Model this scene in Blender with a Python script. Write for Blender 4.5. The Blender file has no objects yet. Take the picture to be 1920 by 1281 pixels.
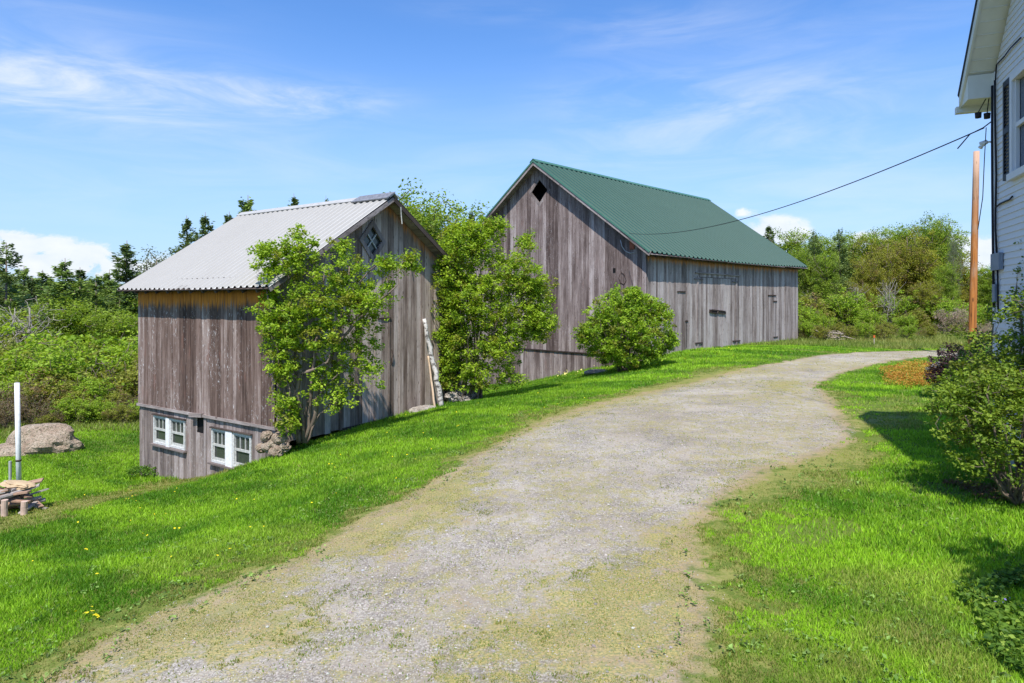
import bpy, math
import numpy as np
from mathutils import Vector
R = math.radians
C = bpy.context.scene.collection
# ------------------------------------------------------------------ camera
ZC = 2.4; F = 1213.0; CX = 960.0; HY = 562.0
sc = bpy.context.scene
cam_d = bpy.data.cameras.new('camera'); cam = bpy.data.objects.new('camera', cam_d); C.objects.link(cam)
cam.location = (0, 0, ZC); cam.rotation_euler = (R(90), 0, 0)
cam_d.sensor_width = 36; cam_d.lens = 36*F/1920; cam_d.shift_y = -(640.5-HY)/1920
cam_d.clip_start = 0.05; cam_d.clip_end = 8000
sc.camera = cam
sc.view_settings.view_transform = 'Standard'; sc.view_settings.look = 'None'
sc.view_settings.gamma = 1; sc.view_settings.use_curve_mapping = False
sc.view_settings.exposure = 0.40
# ------------------------------------------------------------------ sun
SAZ = R(-99.5); SEL = R(57)            # direction TO the sun (math azimuth, elevation)
sd = Vector((math.cos(SAZ)*math.cos(SEL), math.sin(SAZ)*math.cos(SEL), math.sin(SEL)))
sun_d = bpy.data.lights.new('sun', 'SUN'); sun_d.energy = 5.0; sun_d.angle = R(0.55); sun_d.color = (1, .955, .89)
sun = bpy.data.objects.new('sun', sun_d); C.objects.link(sun); sun.location = (0, 0, 60)
sun.rotation_euler = sd.to_track_quat('Z', 'Y').to_euler()

# ------------------------------------------------------------------ node helpers
class NT:
    def __init__(s, tree): s.t = tree; s.n = tree.nodes; s.l = tree.links
    def add(s, typ, **kw):
        n = s.n.new(typ)
        for k, v in kw.items():
            if k.startswith('_'): setattr(n, k[1:], v)
        return n
    def inp(s, n, key, v):
        if v is None: return
        if isinstance(v, bpy.types.NodeSocket): s.l.new(v, n.inputs[key])
        else: n.inputs[key].default_value = v
    def m(s, op, a, b=None, c=None, clamp=False):
        n = s.n.new('ShaderNodeMath'); n.operation = op; n.use_clamp = clamp
        for i, v in enumerate((a, b, c)): s.inp(n, i, v)
        return n.outputs[0]
    def noise(s, vec, scale, detail=3, rough=.55, dist=0, col=False):
        n = s.n.new('ShaderNodeTexNoise')
        s.inp(n, 'Vector', vec); s.inp(n, 'Scale', scale); s.inp(n, 'Detail', detail); s.inp(n, 'Roughness', rough); s.inp(n, 'Distortion', dist)
        return n.outputs['Color' if col else 'Fac']
    def voro(s, vec, scale, feat='F1', out='Distance', rnd=1):
        n = s.n.new('ShaderNodeTexVoronoi'); n.feature = feat
        s.inp(n, 'Vector', vec); s.inp(n, 'Scale', scale); s.inp(n, 'Randomness', rnd)
        return n.outputs[out]
    def ramp(s, fac, stops, interp='LINEAR'):
        n = s.n.new('ShaderNodeValToRGB'); n.color_ramp.interpolation = interp
        e = n.color_ramp.elements
        while len(e) < len(stops): e.new(.5)
        for el, (p, c) in zip(e, stops):
            el.position = p; el.color = (c, c, c, 1) if isinstance(c, (int, float)) else (*c, 1)
        s.inp(n, 'Fac', fac); return n.outputs[0]
    def mix(s, fac, a, b, mode='MIX'):
        n = s.n.new('ShaderNodeMix'); n.data_type = 'RGBA'; n.blend_type = mode
        s.inp(n, 0, fac)
        for k, v in ((6, a), (7, b)):
            if isinstance(v, tuple) and len(v) == 3: v = (*v, 1)
            s.inp(n, k, v)
        return n.outputs[2]
    def sm(s, v, a, b):      # smoothstep of v between a and b, clamped, either direction
        t = s.m('MULTIPLY', s.m('SUBTRACT', v, a), 1.0/(b-a), clamp=True)
        return s.m('MULTIPLY', s.m('MULTIPLY', t, t), s.m('SUBTRACT', 3.0, s.m('MULTIPLY', t, 2.0)))
    def attr(s, name, out='Fac'):
        n = s.n.new('ShaderNodeAttribute'); n.attribute_name = name; return n.outputs[out]
    def scale(s, vec, v):
        n = s.n.new('ShaderNodeVectorMath'); n.operation = 'MULTIPLY'; s.inp(n, 0, vec); n.inputs[1].default_value = v
        return n.outputs[0]
    def vadd(s, a, b):
        n = s.n.new('ShaderNodeVectorMath'); n.operation = 'ADD'; s.inp(n, 0, a); s.inp(n, 1, b); return n.outputs[0]
    def bump(s, h, strength=.4, dist=.02):
        n = s.n.new('ShaderNodeBump'); s.inp(n, 'Strength', strength); s.inp(n, 'Distance', dist); s.inp(n, 'Height', h); return n.outputs[0]

def mat(name):
    m = bpy.data.materials.new(name); m.use_nodes = True
    nt = NT(m.node_tree); b = m.node_tree.nodes['Principled BSDF']; nt.b = b
    b.inputs['Specular IOR Level'].default_value = .25
    return m, nt
def simple(name, col, rough=.7, var=.15, scale=8, metal=0, bump=0.0, spec=.25):
    m, t = mat(name); co = t.add('ShaderNodeTexCoord').outputs['Object']
    n = t.noise(co, scale, 5)
    c = t.mix(t.ramp(n, [(.3, 0.0), (.7, 1.0)]), tuple(x*(1-var) for x in col), tuple(min(1, x*(1+var)) for x in col))
    t.inp(t.b, 'Base Color', c); t.b.inputs['Roughness'].default_value = rough; t.b.inputs['Metallic'].default_value = metal
    t.b.inputs['Specular IOR Level'].default_value = spec
    if bump: t.inp(t.b, 'Normal', t.bump(t.noise(co, scale*4, 5), bump, .01))
    return m

# ------------------------------------------------------------------ world: sky + clouds
w = bpy.data.worlds.new('World'); sc.world = w; w.use_nodes = True
T = NT(w.node_tree); bg = w.node_tree.nodes['Background']
sky = T.add('ShaderNodeTexSky', _sky_type='NISHITA', _sun_disc=False)
sky.sun_elevation = SEL; sky.sun_rotation = math.atan2(sd.x, sd.y)
sky.air_density = 1.0; sky.dust_density = .6; sky.ozone_density = 2.5; sky.altitude = 300
gen = T.add('ShaderNodeTexCoord').outputs['Generated']
sx = T.add('ShaderNodeSeparateXYZ'); T.l.new(gen, sx.inputs[0]); dx, dy, dz = sx.outputs
az = T.m('ARCTAN2', dx, dy)                    # radians, + to the right
el = T.m('ARCSINE', dz)
def blob(px, py, spx, spy, amp):
    a0 = math.atan((px-CX)/F); e0 = math.atan((HY-py)/F*math.cos(a0))
    sa = spx/F; se = spy/F
    a = T.m('DIVIDE', T.m('SUBTRACT', az, a0), sa); e = T.m('DIVIDE', T.m('SUBTRACT', el, e0), se)
    r2 = T.m('ADD', T.m('MULTIPLY', a, a), T.m('MULTIPLY', e, e))
    return T.m('MULTIPLY', T.m('EXPONENT', T.m('MULTIPLY', r2, -1.0)), amp)
def total(bl):
    s = bl[0]
    for b in bl[1:]: s = T.m('ADD', s, b)
    return s
comb = T.add('ShaderNodeCombineXYZ'); T.l.new(az, comb.inputs[0]); T.l.new(el, comb.inputs[1])
sph = comb.outputs[0]
rot = T.add('ShaderNodeMapping'); T.l.new(sph, rot.inputs[0]); rot.inputs['Rotation'].default_value = (0, 0, R(8)); rot.inputs['Scale'].default_value = (2.2, 11, 1)
cn = T.noise(rot.outputs[0], 1.7, 7, .6, .8)
cn2 = T.noise(T.scale(sph, (5, 14, 1)), 1.2, 5, .6, .3)
cm = total([blob(170, 175, 200, 45, 1.5), blob(40, 60, 260, 130, .35), blob(560, 185, 150, 26, 1.5), blob(380, 150, 200, 30, .35),
            blob(1350, 225, 260, 55, .75), blob(1230, 50, 160, 35, .4), blob(1500, 110, 330, 90, .30), blob(1200, 170, 160, 25, .45),
            blob(700, 300, 700, 60, .2), blob(900, 20, 120, 20, .3), blob(1500, 380, 500, 110, .42), blob(150, 330, 400, 80, .25)])
cirrus = T.m('MULTIPLY', T.sm(cn, .30, .80), cm)
cirrus = T.m('MULTIPLY', cirrus, T.m('ADD', T.m('MULTIPLY', cn2, .8), .45), clamp=True)
cu = total([blob(95, 480, 95, 32, 1.2), blob(0, 450, 50, 28, .9), blob(190, 500, 60, 22, .8), blob(1455, 435, 60, 34, 1.15), blob(1385, 397, 26, 11, .7), blob(1640, 450, 60, 22, .8),
            blob(1838, 480, 60, 40, 1.0), blob(1720, 470, 200, 25, .5), blob(620, 500, 500, 26, .6)])
un = T.noise(T.scale(sph, (1, 1.5, 1)), 17, 9, .62, .25)
cumul = T.sm(T.m('MULTIPLY', cu, T.m('ADD', T.m('MULTIPLY', T.m('SUBTRACT', un, .5), 3.4), .60)), .26, .66)
haze_low = T.sm(el, .42, .0)
hsv = T.add('ShaderNodeHueSaturation'); T.l.new(sky.outputs[0], hsv.inputs['Color'])
hsv.inputs['Saturation'].default_value = 1.12; hsv.inputs['Value'].default_value = 1.0
skyc = T.mix(1.0, hsv.outputs[0], (.86, 1.08, 1.34), 'MULTIPLY')
skyc = T.mix(T.m('MULTIPLY', haze_low, .75), skyc, (2.7, 3.75, 5.5))
c1 = T.mix(T.m('MULTIPLY', cirrus, .72), skyc, (5.5, 5.7, 6.1))
cl = T.mix(T.noise(T.scale(sph, (1, 1.5, 1)), 34, 4), (4.4, 4.9, 5.8), (6.3, 6.2, 6.1))
c2 = T.mix(T.m('MULTIPLY', cumul, .85), c1, cl)
T.l.new(c2, bg.inputs['Color']); bg.inputs['Strength'].default_value = 0.135

# ------------------------------------------------------------------ object helpers
def tag(o, label=None, cat=None, group=None, kind=None):
    if label: o['label'] = label
    if cat: o['category'] = cat
    if group: o['group'] = group
    if kind: o['kind'] = kind
    return o
def empty(name, loc, rz=0, label=None, cat=None, group=None):
    o = bpy.data.objects.new(name, None); C.objects.link(o); o.location = loc; o.rotation_euler = (0, 0, rz)
    o.empty_display_size = .2
    return tag(o, label, cat, group)
def mk(name, V, Fs, material, parent=None, attrs=None, smooth=False):
    """V (n,3); Fs = list of (k,m) index arrays; attrs name -> per-vertex floats / colours"""
    me = bpy.data.meshes.new(name); V = np.asarray(V, dtype=np.float32)
    if not isinstance(Fs, list): Fs = [Fs]
    Fs = [np.asarray(f, dtype=np.int32) for f in Fs if len(f)]
    loops = np.concatenate([f.ravel() for f in Fs]); tot = np.concatenate([np.full(len(f), f.shape[1], np.int32) for f in Fs])
    start = np.concatenate([[0], np.cumsum(tot)[:-1]]).astype(np.int32)
    me.vertices.add(len(V)); me.vertices.foreach_set('co', V.ravel())
    me.loops.add(len(loops)); me.loops.foreach_set('vertex_index', loops)
    me.polygons.add(len(tot)); me.polygons.foreach_set('loop_start', start); me.polygons.foreach_set('loop_total', tot)
    me.polygons.foreach_set('use_smooth', np.full(len(tot), smooth, bool))
    me.update(calc_edges=True)
    for k, a in (attrs or {}).items():
        a = np.asarray(a, dtype=np.float32)
        if a.ndim == 1: at = me.attributes.new(k, 'FLOAT', 'POINT'); at.data.foreach_set('value', a)
        elif k == 'col':
            at = me.attributes.new(k, 'FLOAT_COLOR', 'POINT'); at.data.foreach_set('color', np.concatenate([a, np.ones((len(a), 1), np.float32)], 1).ravel())
        else: at = me.attributes.new(k, 'FLOAT_VECTOR', 'POINT'); at.data.foreach_set('vector', a.ravel())
    me.materials.append(material)
    o = bpy.data.objects.new(name, me); C.objects.link(o)
    if parent is not None: o.parent = parent
    return o
class MB:
    def __init__(s): s.V = []; s.F4 = []; s.F3 = []; s.n = 0; s.A = {}
    def add(s, V, F, **attrs):
        V = np.asarray(V, float).reshape(-1, 3)
        for f in (F if isinstance(F, list) and len(F) and isinstance(F[0], np.ndarray) and F[0].ndim == 2 else [np.asarray(F)]):
            if len(f) == 0: continue
            (s.F4 if f.shape[1] == 4 else s.F3).append(f+s.n)
        s.V.append(V); s.n += len(V)
        for k, v in attrs.items(): s.A.setdefault(k, []).append(np.broadcast_to(np.asarray(v, float), (len(V),)+np.shape(v)[1:] if np.ndim(v) > 0 and len(v) == len(V) else (len(V),)+np.shape(v)))
    HEX = np.array([[0, 3, 2, 1], [4, 5, 6, 7], [0, 1, 5, 4], [1, 2, 6, 5], [2, 3, 7, 6], [3, 0, 4, 7]])
    def hexa(s, P8, **a): s.add(P8, s.HEX, **a)
    def box(s, a, b, **at):
        x0, y0, z0 = a; x1, y1, z1 = b
        s.hexa([(x0, y0, z0), (x1, y0, z0), (x1, y1, z0), (x0, y1, z0), (x0, y0, z1), (x1, y0, z1), (x1, y1, z1), (x0, y1, z1)], **at)
    def bar(s, p, q, w, h, up=(0, 0, 1), **at):
        p = Vector(p); q = Vector(q); d = (q-p).normalized(); up = Vector(up)
        sx_ = d.cross(up)
        if sx_.length < 1e-4: sx_ = d.cross(Vector((1, 0, 0)))
        sx_.normalize(); u = sx_.cross(d).normalized()
        r = []
        for c in (p, q):
            for a, b in ((-1, -1), (1, -1), (1, 1), (-1, 1)): r.append(c+sx_*(a*w/2)+u*(b*h/2))
        s.hexa([tuple(v) for v in r], **at)
    def tube(s, pts, rad, k=6, cap=True, **at):
        V, Fq = tube(pts, rad, k); s.add(V, Fq, **at)
    def build(s, name, material, parent=None, smooth=False):
        V = np.concatenate(s.V); Fs = []
        if s.F4: Fs.append(np.concatenate(s.F4))
        if s.F3: Fs.append(np.concatenate(s.F3))
        return mk(name, V, Fs, material, parent, {k: np.concatenate(v) for k, v in s.A.items()}, smooth)
def tube(pts, rad, k=6):
    pts = np.asarray(pts, float); n = len(pts); rad = np.broadcast_to(np.asarray(rad, float), (n,))
    t = np.gradient(pts, axis=0); t /= np.linalg.norm(t, axis=1)[:, None]+1e-9
    ref = np.array([0, 0, 1.]) if abs(t[0, 2]) < .9 else np.array([1., 0, 0])
    a = np.cross(t, ref); a /= np.linalg.norm(a, axis=1)[:, None]+1e-9; b = np.cross(t, a)
    th = np.arange(k)*2*np.pi/k
    V = pts[:, None]+rad[:, None, None]*(np.cos(th)[None, :, None]*a[:, None]+np.sin(th)[None, :, None]*b[:, None])
    V = V.reshape(-1, 3); i = np.arange(n-1)[:, None]*k; j = np.arange(k)[None]; j2 = (j+1) % k
    Fq = np.stack([i+j, i+j2, i+k+j2, i+k+j], -1).reshape(-1, 4)
    V = np.concatenate([V, pts[:1], pts[-1:]]); c0 = len(V)-2
    jj = np.arange(k); F3 = np.concatenate([np.stack([jj, np.full(k, c0), (jj+1) % k], -1), np.stack([(n-1)*k+jj, (n-1)*k+(jj+1) % k, np.full(k, c0+1)], -1)])
    return V, [Fq, F3]
def copy_tree(o, parent=None):
    c = o.copy(); C.objects.link(c)
    if parent is not None: c.parent = parent
    for ch in [x for x in bpy.data.objects if x.parent == o]: copy_tree(ch, c)
    return c
def W(px, py, Y): return np.array([(px-CX)/F*Y, Y, ZC+(HY-py)/F*Y])

# value noise in numpy
def _h(i, j, k, seed): 
    n = (i*374761393+j*668265263+k*2147483647+seed*974634777) & 0xffffffff
    n = ((n ^ (n >> 13))*1274126177) & 0xffffffff
    return ((n ^ (n >> 16)) & 0xffff)/65535.0
def vnoise(P, s=1.0, seed=0, oct=1):
    P = np.asarray(P, float)
    if P.shape[1] == 2: P = np.concatenate([P, np.zeros((len(P), 1))], 1)
    out = 0; amp = 1; tot = 0
    for o in range(oct):
        Q = P*s*(2**o)+13.7*o; I = np.floor(Q).astype(np.int64); f = Q-I; f = f*f*(3-2*f); r = 0
        for a in (0, 1):
            for b in (0, 1):
                for c in (0, 1):
                    wgt = (f[:, 0] if a else 1-f[:, 0])*(f[:, 1] if b else 1-f[:, 1])*(f[:, 2] if c else 1-f[:, 2])
                    r = r+wgt*_h(I[:, 0]+a, I[:, 1]+b, I[:, 2]+c, seed+o)
        out = out+amp*r; tot += amp; amp *= .5
    return out/tot

# ------------------------------------------------------------------ terrain
CP = [(960, 1281, -2.4), (1300, 1100, -2.4), (700, 1150, -2.45), (300, 1250, -2.5), (1100, 850, -2.4), (1500, 800, -2.35), (1600, 700, -2.27),
      (1740, 660, -2.22), (1400, 700, -2.3), (1250, 690, -2.38), (1500, 640, -2.28), (1620, 648, -2.3), (1700, 1000, -2.35), (1900, 1200, -2.35),
      (1900, 900, -2.3), (850, 860, -2.5), (600, 1010, -2.6), (200, 1180, -2.7), (572, 835, -3.6), (720, 790, -3.43), (835, 757, -3.3),
      (1075, 700, -3.23), (1190, 688, -2.62), (980, 720, -4.0), (870, 755, -3.4), (265, 895, -5.2), (480, 870, -4.0), (400, 893, -4.56), (350, 900, -4.85),
      (300, 1000, -3.6), (100, 1100, -2.88), (0, 1000, -3.95), (40, 962, -4.4), (100, 905, -5.0), (150, 832, -5.4), (200, 800, -5.4), (35, 915, -4.8),
      (450, 960, -3.2), (700, 870, -2.95), (1265, 664, -2.25), (1000, 740, -2.85), (1820, 700, -2.2), (1400, 950, -2.37)]
P0 = [((px-CX)/F*(d*F/(HY-py)), d*F/(HY-py), ZC+d) for px, py, d in CP]
P0 += [(0, -15, 0), (15, -12, 0), (-14, -12, -1.5), (20, 10, .15), (30, 30, .15), (-30, 10, -4.2), (-25, 30, -3.4), (-40, 35, -4.5), (-10, 45, -5), (8, 60, -1.5), (40, 60, 0), (-20, 60, -6), (60, 20, .3), (-12, 26, -3.1), (-3, 34, -2.2), (24, 45, 0.1)]
P0 = np.array(P0)
def _phi(r): return np.where(r > 1e-6, r*r*np.log(r+1e-9), 0)
def _tps(Pc, lam=1.5):
    n = len(Pc); K = _phi(np.linalg.norm(Pc[:, None, :2]-Pc[None, :, :2], axis=2))+lam*np.eye(n)
    Q = np.concatenate([np.ones((n, 1)), Pc[:, :2]], 1)
    A = np.block([[K, Q], [Q.T, np.zeros((3, 3))]]); return np.linalg.solve(A, np.concatenate([Pc[:, 2], np.zeros(3)]))
_w = _tps(P0)
def sstep(x, a, b): t = np.clip((x-a)/(b-a), 0, 1); return t*t*(3-2*t)
def height(X, Y):
    X = np.atleast_1d(np.asarray(X, float)); Y = np.atleast_1d(np.asarray(Y, float)); out = np.empty(len(X))
    for s0 in range(0, len(X), 20000):
        x = X[s0:s0+20000]; y = Y[s0:s0+20000]
        r = np.sqrt((x[:, None]-P0[None, :, 0])**2+(y[:, None]-P0[None, :, 1])**2)
        n = len(P0); out[s0:s0+20000] = _phi(r)@_w[:n]+_w[n]+_w[n+1]*x+_w[n+2]*y
    Rr = np.sqrt(X*X+Y*Y); th = np.arctan2(X, Y)
    far = -6.5*sstep(-th, -.35, .45)-.0 + 40*sstep(Rr, 350, 1700)*(.72+.5*vnoise(np.stack([X, Y], 1), 1/420., 5, 3))
    wgt = sstep(Rr, 42, 80); out = np.clip(out, -9, 2)*(1-wgt)+far*wgt
    XY = np.stack([X, Y], 1)
    return out+.05*(vnoise(XY, .6, 3, 2)-.5)*(1-wgt)+.018*(vnoise(XY, 3, 4, 1)-.5)*(1-wgt)
def hz(x, y): return float(height([x], [y])[0])

def ground_poly(pts):
    """image outline of a ground patch, dropped on the terrain"""
    o = []
    for px, py in pts:
        Y = 2.4*F/(py-HY)
        for _ in range(40):
            z = hz((px-CX)/F*Y, Y); Y = .5*Y+.5*(ZC-z)*F/(py-HY)
        o.append(((px-CX)/F*Y, Y))
    return np.array(o)
def sdist(P, poly):
    """signed distance, + inside"""
    d = np.full(len(P), 1e9); ins = np.zeros(len(P), bool); n = len(poly)
    for i in range(n):
        a = poly[i]; b = poly[(i+1) % n]; ab = b-a; t = np.clip(((P-a)@ab)/(ab@ab+1e-12), 0, 1)
        d = np.minimum(d, np.linalg.norm(P-a-t[:, None]*ab, axis=1))
        c = (a[1] > P[:, 1]) != (b[1] > P[:, 1])
        ins ^= c & (P[:, 0] < (b[0]-a[0])*(P[:, 1]-a[1])/(b[1]-a[1]+1e-12)+a[0])
    return np.where(ins, d, -d)
DRV = ground_poly([(1745, 657), (1600, 661), (1500, 673), (1400, 690), (1300, 716), (1200, 738), (1100, 762), (1010, 790), (940, 825), (850, 880), (780, 920), (680, 968), (560, 1045),
                   (430, 1095), (300, 1150), (180, 1210), (70, 1281)])
DRV2 = ground_poly([(1310, 1281), (1350, 1180), (1325, 1100), (1310, 1010), (1335, 955), (1390, 915), (1460, 880), (1540, 855), (1600, 830), (1594, 790), (1565, 750), (1533, 722), (1570, 702), (1650, 682), (1745, 669)])
# the drive runs on behind the photographer and away along the field
DRVP = np.concatenate([[(24, 27.5)], DRV, [(-5.2, 1.5), (-5.0, -12), (2.5, -12), (1.6, 1.5)], DRV2, [(24, 24.2)]])
MOSS = [ground_poly(p) for p in (
    [(640, 985), (800, 905), (905, 872), (915, 925), (830, 985), (740, 1030), (640, 1050), (560, 1090), (560, 1150), (585, 1205), (500, 1235), (350, 1235), (250, 1281), (60, 1281), (180, 1200), (300, 1150), (430, 1095), (560, 1040)],
    [(830, 1245), (880, 1190), (1000, 1150), (1040, 1090), (1150, 1050), (1240, 990), (1345, 955), (1330, 1020), (1350, 1180), (1310, 1281), (850, 1281)],
    [(1000, 780), (1090, 758), (1200, 730), (1300, 706), (1390, 686), (1400, 696), (1300, 722), (1200, 745), (1100, 775), (1010, 805), (900, 850), (860, 860)],
    [(1390, 905), (1440, 870), (1520, 850), (1600, 828), (1620, 850), (1560, 890), (1450, 915), (1360, 960), (1330, 945)],
    [(1440, 715), (1500, 712), (1505, 735), (1445, 738)],
    [(0, 972), (150, 938), (300, 905), (440, 872), (445, 880), (300, 918), (150, 955), (0, 995)],
    [(1540, 720), (1600, 785), (1680, 782), (1690, 792), (1600, 800), (1575, 790)])]
def fields(P):
    d = sdist(P, DRVP); m = np.full(len(P), -9.)
    for q in MOSS: m = np.maximum(m, sdist(P, q))
    return d, m
# polar sheet round the viewpoint's foot, reaching the horizon
rr = list(.3*1.021**np.arange(0, int(math.log(60/.3)/math.log(1.021)))); r_ = rr[-1]
while r_ < 2600: r_ *= 1.07; rr.append(r_)
rr = np.array(rr); th = np.concatenate([np.arange(-48, 48, .3), np.arange(48, 312, 3.0)]); th = np.radians(th); nT = len(th)
XX = (rr[:, None]*np.sin(th)[None]).ravel(); YY = (rr[:, None]*np.cos(th)[None]).ravel(); ZZ = height(XX, YY)
V = np.stack([XX, YY, ZZ], 1); V = np.concatenate([V, [[0, 0, hz(0, 0)]]])
fd, fm = fields(V[:, :2])
i = np.arange(len(rr)-1)[:, None]*nT; j = np.arange(nT)[None]; j2 = (j+1) % nT
Fg = np.stack([i+j, i+nT+j, i+nT+j2, i+j2], -1).reshape(-1, 4)
Fc = np.stack([np.full(nT, len(V)-1), np.arange(nT), (np.arange(nT)+1) % nT], -1)
nz = vnoise(V[:, :2], 3.0, 9, 3)-.5
isd = (fd[Fg].mean(1)+.35*nz[Fg].mean(1)) > 0

gm, t = mat('lawn_and_gravel')
pos = t.add('ShaderNodeNewGeometry').outputs['Position']
flat = t.scale(pos, (1, 1, 0))
n1 = t.noise(flat, 1.3, 6, .65); n2 = t.noise(flat, 6, 6, .65); n3 = t.noise(flat, 45, 4, .7); n4 = t.noise(flat, .35, 3)
edge = t.m('ADD', t.attr('drv'), t.m('ADD', t.m('MULTIPLY', t.m('SUBTRACT', n1, .5), .7), t.m('MULTIPLY', t.m('SUBTRACT', n2, .5), .7)))
fdr = t.sm(edge, -.10, .14)
me_ = t.m('ADD', t.m('ADD', t.attr('moss'), t.m('MULTIPLY', t.m('SUBTRACT', t.noise(flat, 22, 5, .75), .5), 1.5)), t.m('ADD', t.m('MULTIPLY', t.m('SUBTRACT', n1, .5), 1.7), t.m('MULTIPLY', t.m('SUBTRACT', n2, .5), 2.6)))
fms = t.m('MULTIPLY', t.sm(me_, -.38, .30), .85)
vr = t.voro(flat, 55, 'F1', 'Color'); vs = t.add('ShaderNodeSeparateColor'); t.l.new(vr, vs.inputs[0]); vd = t.voro(flat, 55)
vr2 = t.voro(flat, 22, 'F1', 'Color'); vs2 = t.add('ShaderNodeSeparateColor'); t.l.new(vr2, vs2.inputs[0])
stone = t.mix(t.m('ADD', t.m('MULTIPLY', vs.outputs[0], .65), t.m('MULTIPLY', vs2.outputs[1], .35)), (.18, .162, .135), (.52, .485, .425))
stone = t.mix(t.sm(vd, .30, .75), stone, (.17, .15, .13))
dust = t.mix(n2, (.34, .29, .225), (.44, .40, .335))
grav = t.mix(t.m('ADD', t.m('MULTIPLY', t.sm(n1, .38, .62), .55), .15), stone, dust)
mossc = t.mix(t.sm(n2, .35, .65), (.34, .24, .105), (.40, .32, .105))
mossc = t.mix(t.sm(n3, .42, .60), mossc, (.17, .19, .06))
mossc = t.mix(t.m('MULTIPLY', t.sm(t.noise(flat, 2.4, 5, .7), .52, .62), .7), mossc, (.235, .225, .085))
mossc = t.mix(t.sm(n1, .55, .72), mossc, (.32, .235, .155))
scat = t.sm(t.m('ADD', n2, t.m('MULTIPLY', n4, .6)), .74, .92)     # thin moss scattered through the gravel
near = t.m('MAXIMUM', fms, t.m('MULTIPLY', scat, .65))
grav = t.mix(1.0, grav, t.ramp(t.noise(flat, .55, 5, .65), [(.35, (.80, .77, .73)), (.62, (1.12, 1.12, 1.12))]), 'MULTIPLY')
dr = t.mix(near, grav, mossc)
dirt = t.sm(t.m('ABSOLUTE', edge), .32, .05)
dr = t.mix(t.m('MULTIPLY', dirt, .6), dr, (.30, .215, .13))
gr = t.mix(n2, (.07, .115, .018), (.15, .185, .035)); gr = t.mix(t.m('MULTIPLY', fms, .85), gr, (.26, .24, .075))
mead = t.mix(n1, (.12, .15, .03), (.20, .19, .06))
sxp = t.add('ShaderNodeSeparateXYZ'); t.l.new(pos, sxp.inputs[0])
dist = t.m('SQRT', t.m('ADD', t.m('MULTIPLY', sxp.outputs[0], sxp.outputs[0]), t.m('MULTIPLY', sxp.outputs[1], sxp.outputs[1])))
gr = t.mix(t.m('MULTIPLY', t.sm(dist, 30, 36), .8), gr, mead)
forest = t.mix(t.noise(pos, .02, 6, .7), (.035, .055, .03), (.08, .11, .05))
gr = t.mix(t.sm(dist, 60, 120), gr, forest)
t.inp(t.b, 'Base Color', t.mix(fdr, gr, dr)); t.b.inputs['Roughness'].default_value = .95; t.b.inputs['Specular IOR Level'].default_value = .1
t.inp(t.b, 'Normal', t.bump(t.m('ADD', t.m('MULTIPLY', t.m('SUBTRACT', 1.0, vd), .7), n3), .6, .010))
def sheet(name, Fq, Ft, lab=None):
    used = np.unique(np.concatenate([Fq.ravel()]+([Ft.ravel()] if Ft is not None else []))); idx = np.full(len(V), -1); idx[used] = np.arange(len(used))
    fs = [idx[Fq]]+([idx[Ft]] if Ft is not None else [])
    o = mk(name, V[used], fs, gm, None, {'drv': fd[used], 'moss': fm[used]}, smooth=True); tag(o, lab, kind='structure'); return o
sheet('ground', Fg[~isd], None); sheet('gravel_driveway', Fg[isd], Fc)

# ------------------------------------------------------------------ foliage materials
def leaf_mat(name, tint=(1, 1, 1), trans=.43, rough=.55):
    m, t = mat(name); col = t.attr('col', 'Color')
    col = t.mix(1.0, col, tint, 'MULTIPLY') if tint != (1, 1, 1) else col
    t.inp(t.b, 'Base Color', col); t.b.inputs['Roughness'].default_value = rough; t.b.inputs['Specular IOR Level'].default_value = .25
    tr = t.add('ShaderNodeBsdfTranslucent'); t.inp(tr, 'Color', t.mix(1.0, col, (1.25, 1.2, .6), 'MULTIPLY'))
    mx = t.add('ShaderNodeMixShader'); mx.inputs[0].default_value = trans
    t.l.new(t.b.outputs[0], mx.inputs[1]); t.l.new(tr.outputs[0], mx.inputs[2])
    t.l.new(mx.outputs[0], t.n['Material Output'].inputs[0]); return m
M_leaf = leaf_mat('leaf'); M_grass = leaf_mat('grass_blade', trans=.4, rough=.5); M_needle = leaf_mat('needle', trans=.25, rough=.6)
M_petal = leaf_mat('petal', trans=.2)
M_bark = simple('bark', (.17, .13, .10), .95, .45, 6, bump=.5)
M_bark2 = simple('pale_bark', (.30, .27, .23), .95, .35, 6, bump=.4)

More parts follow.
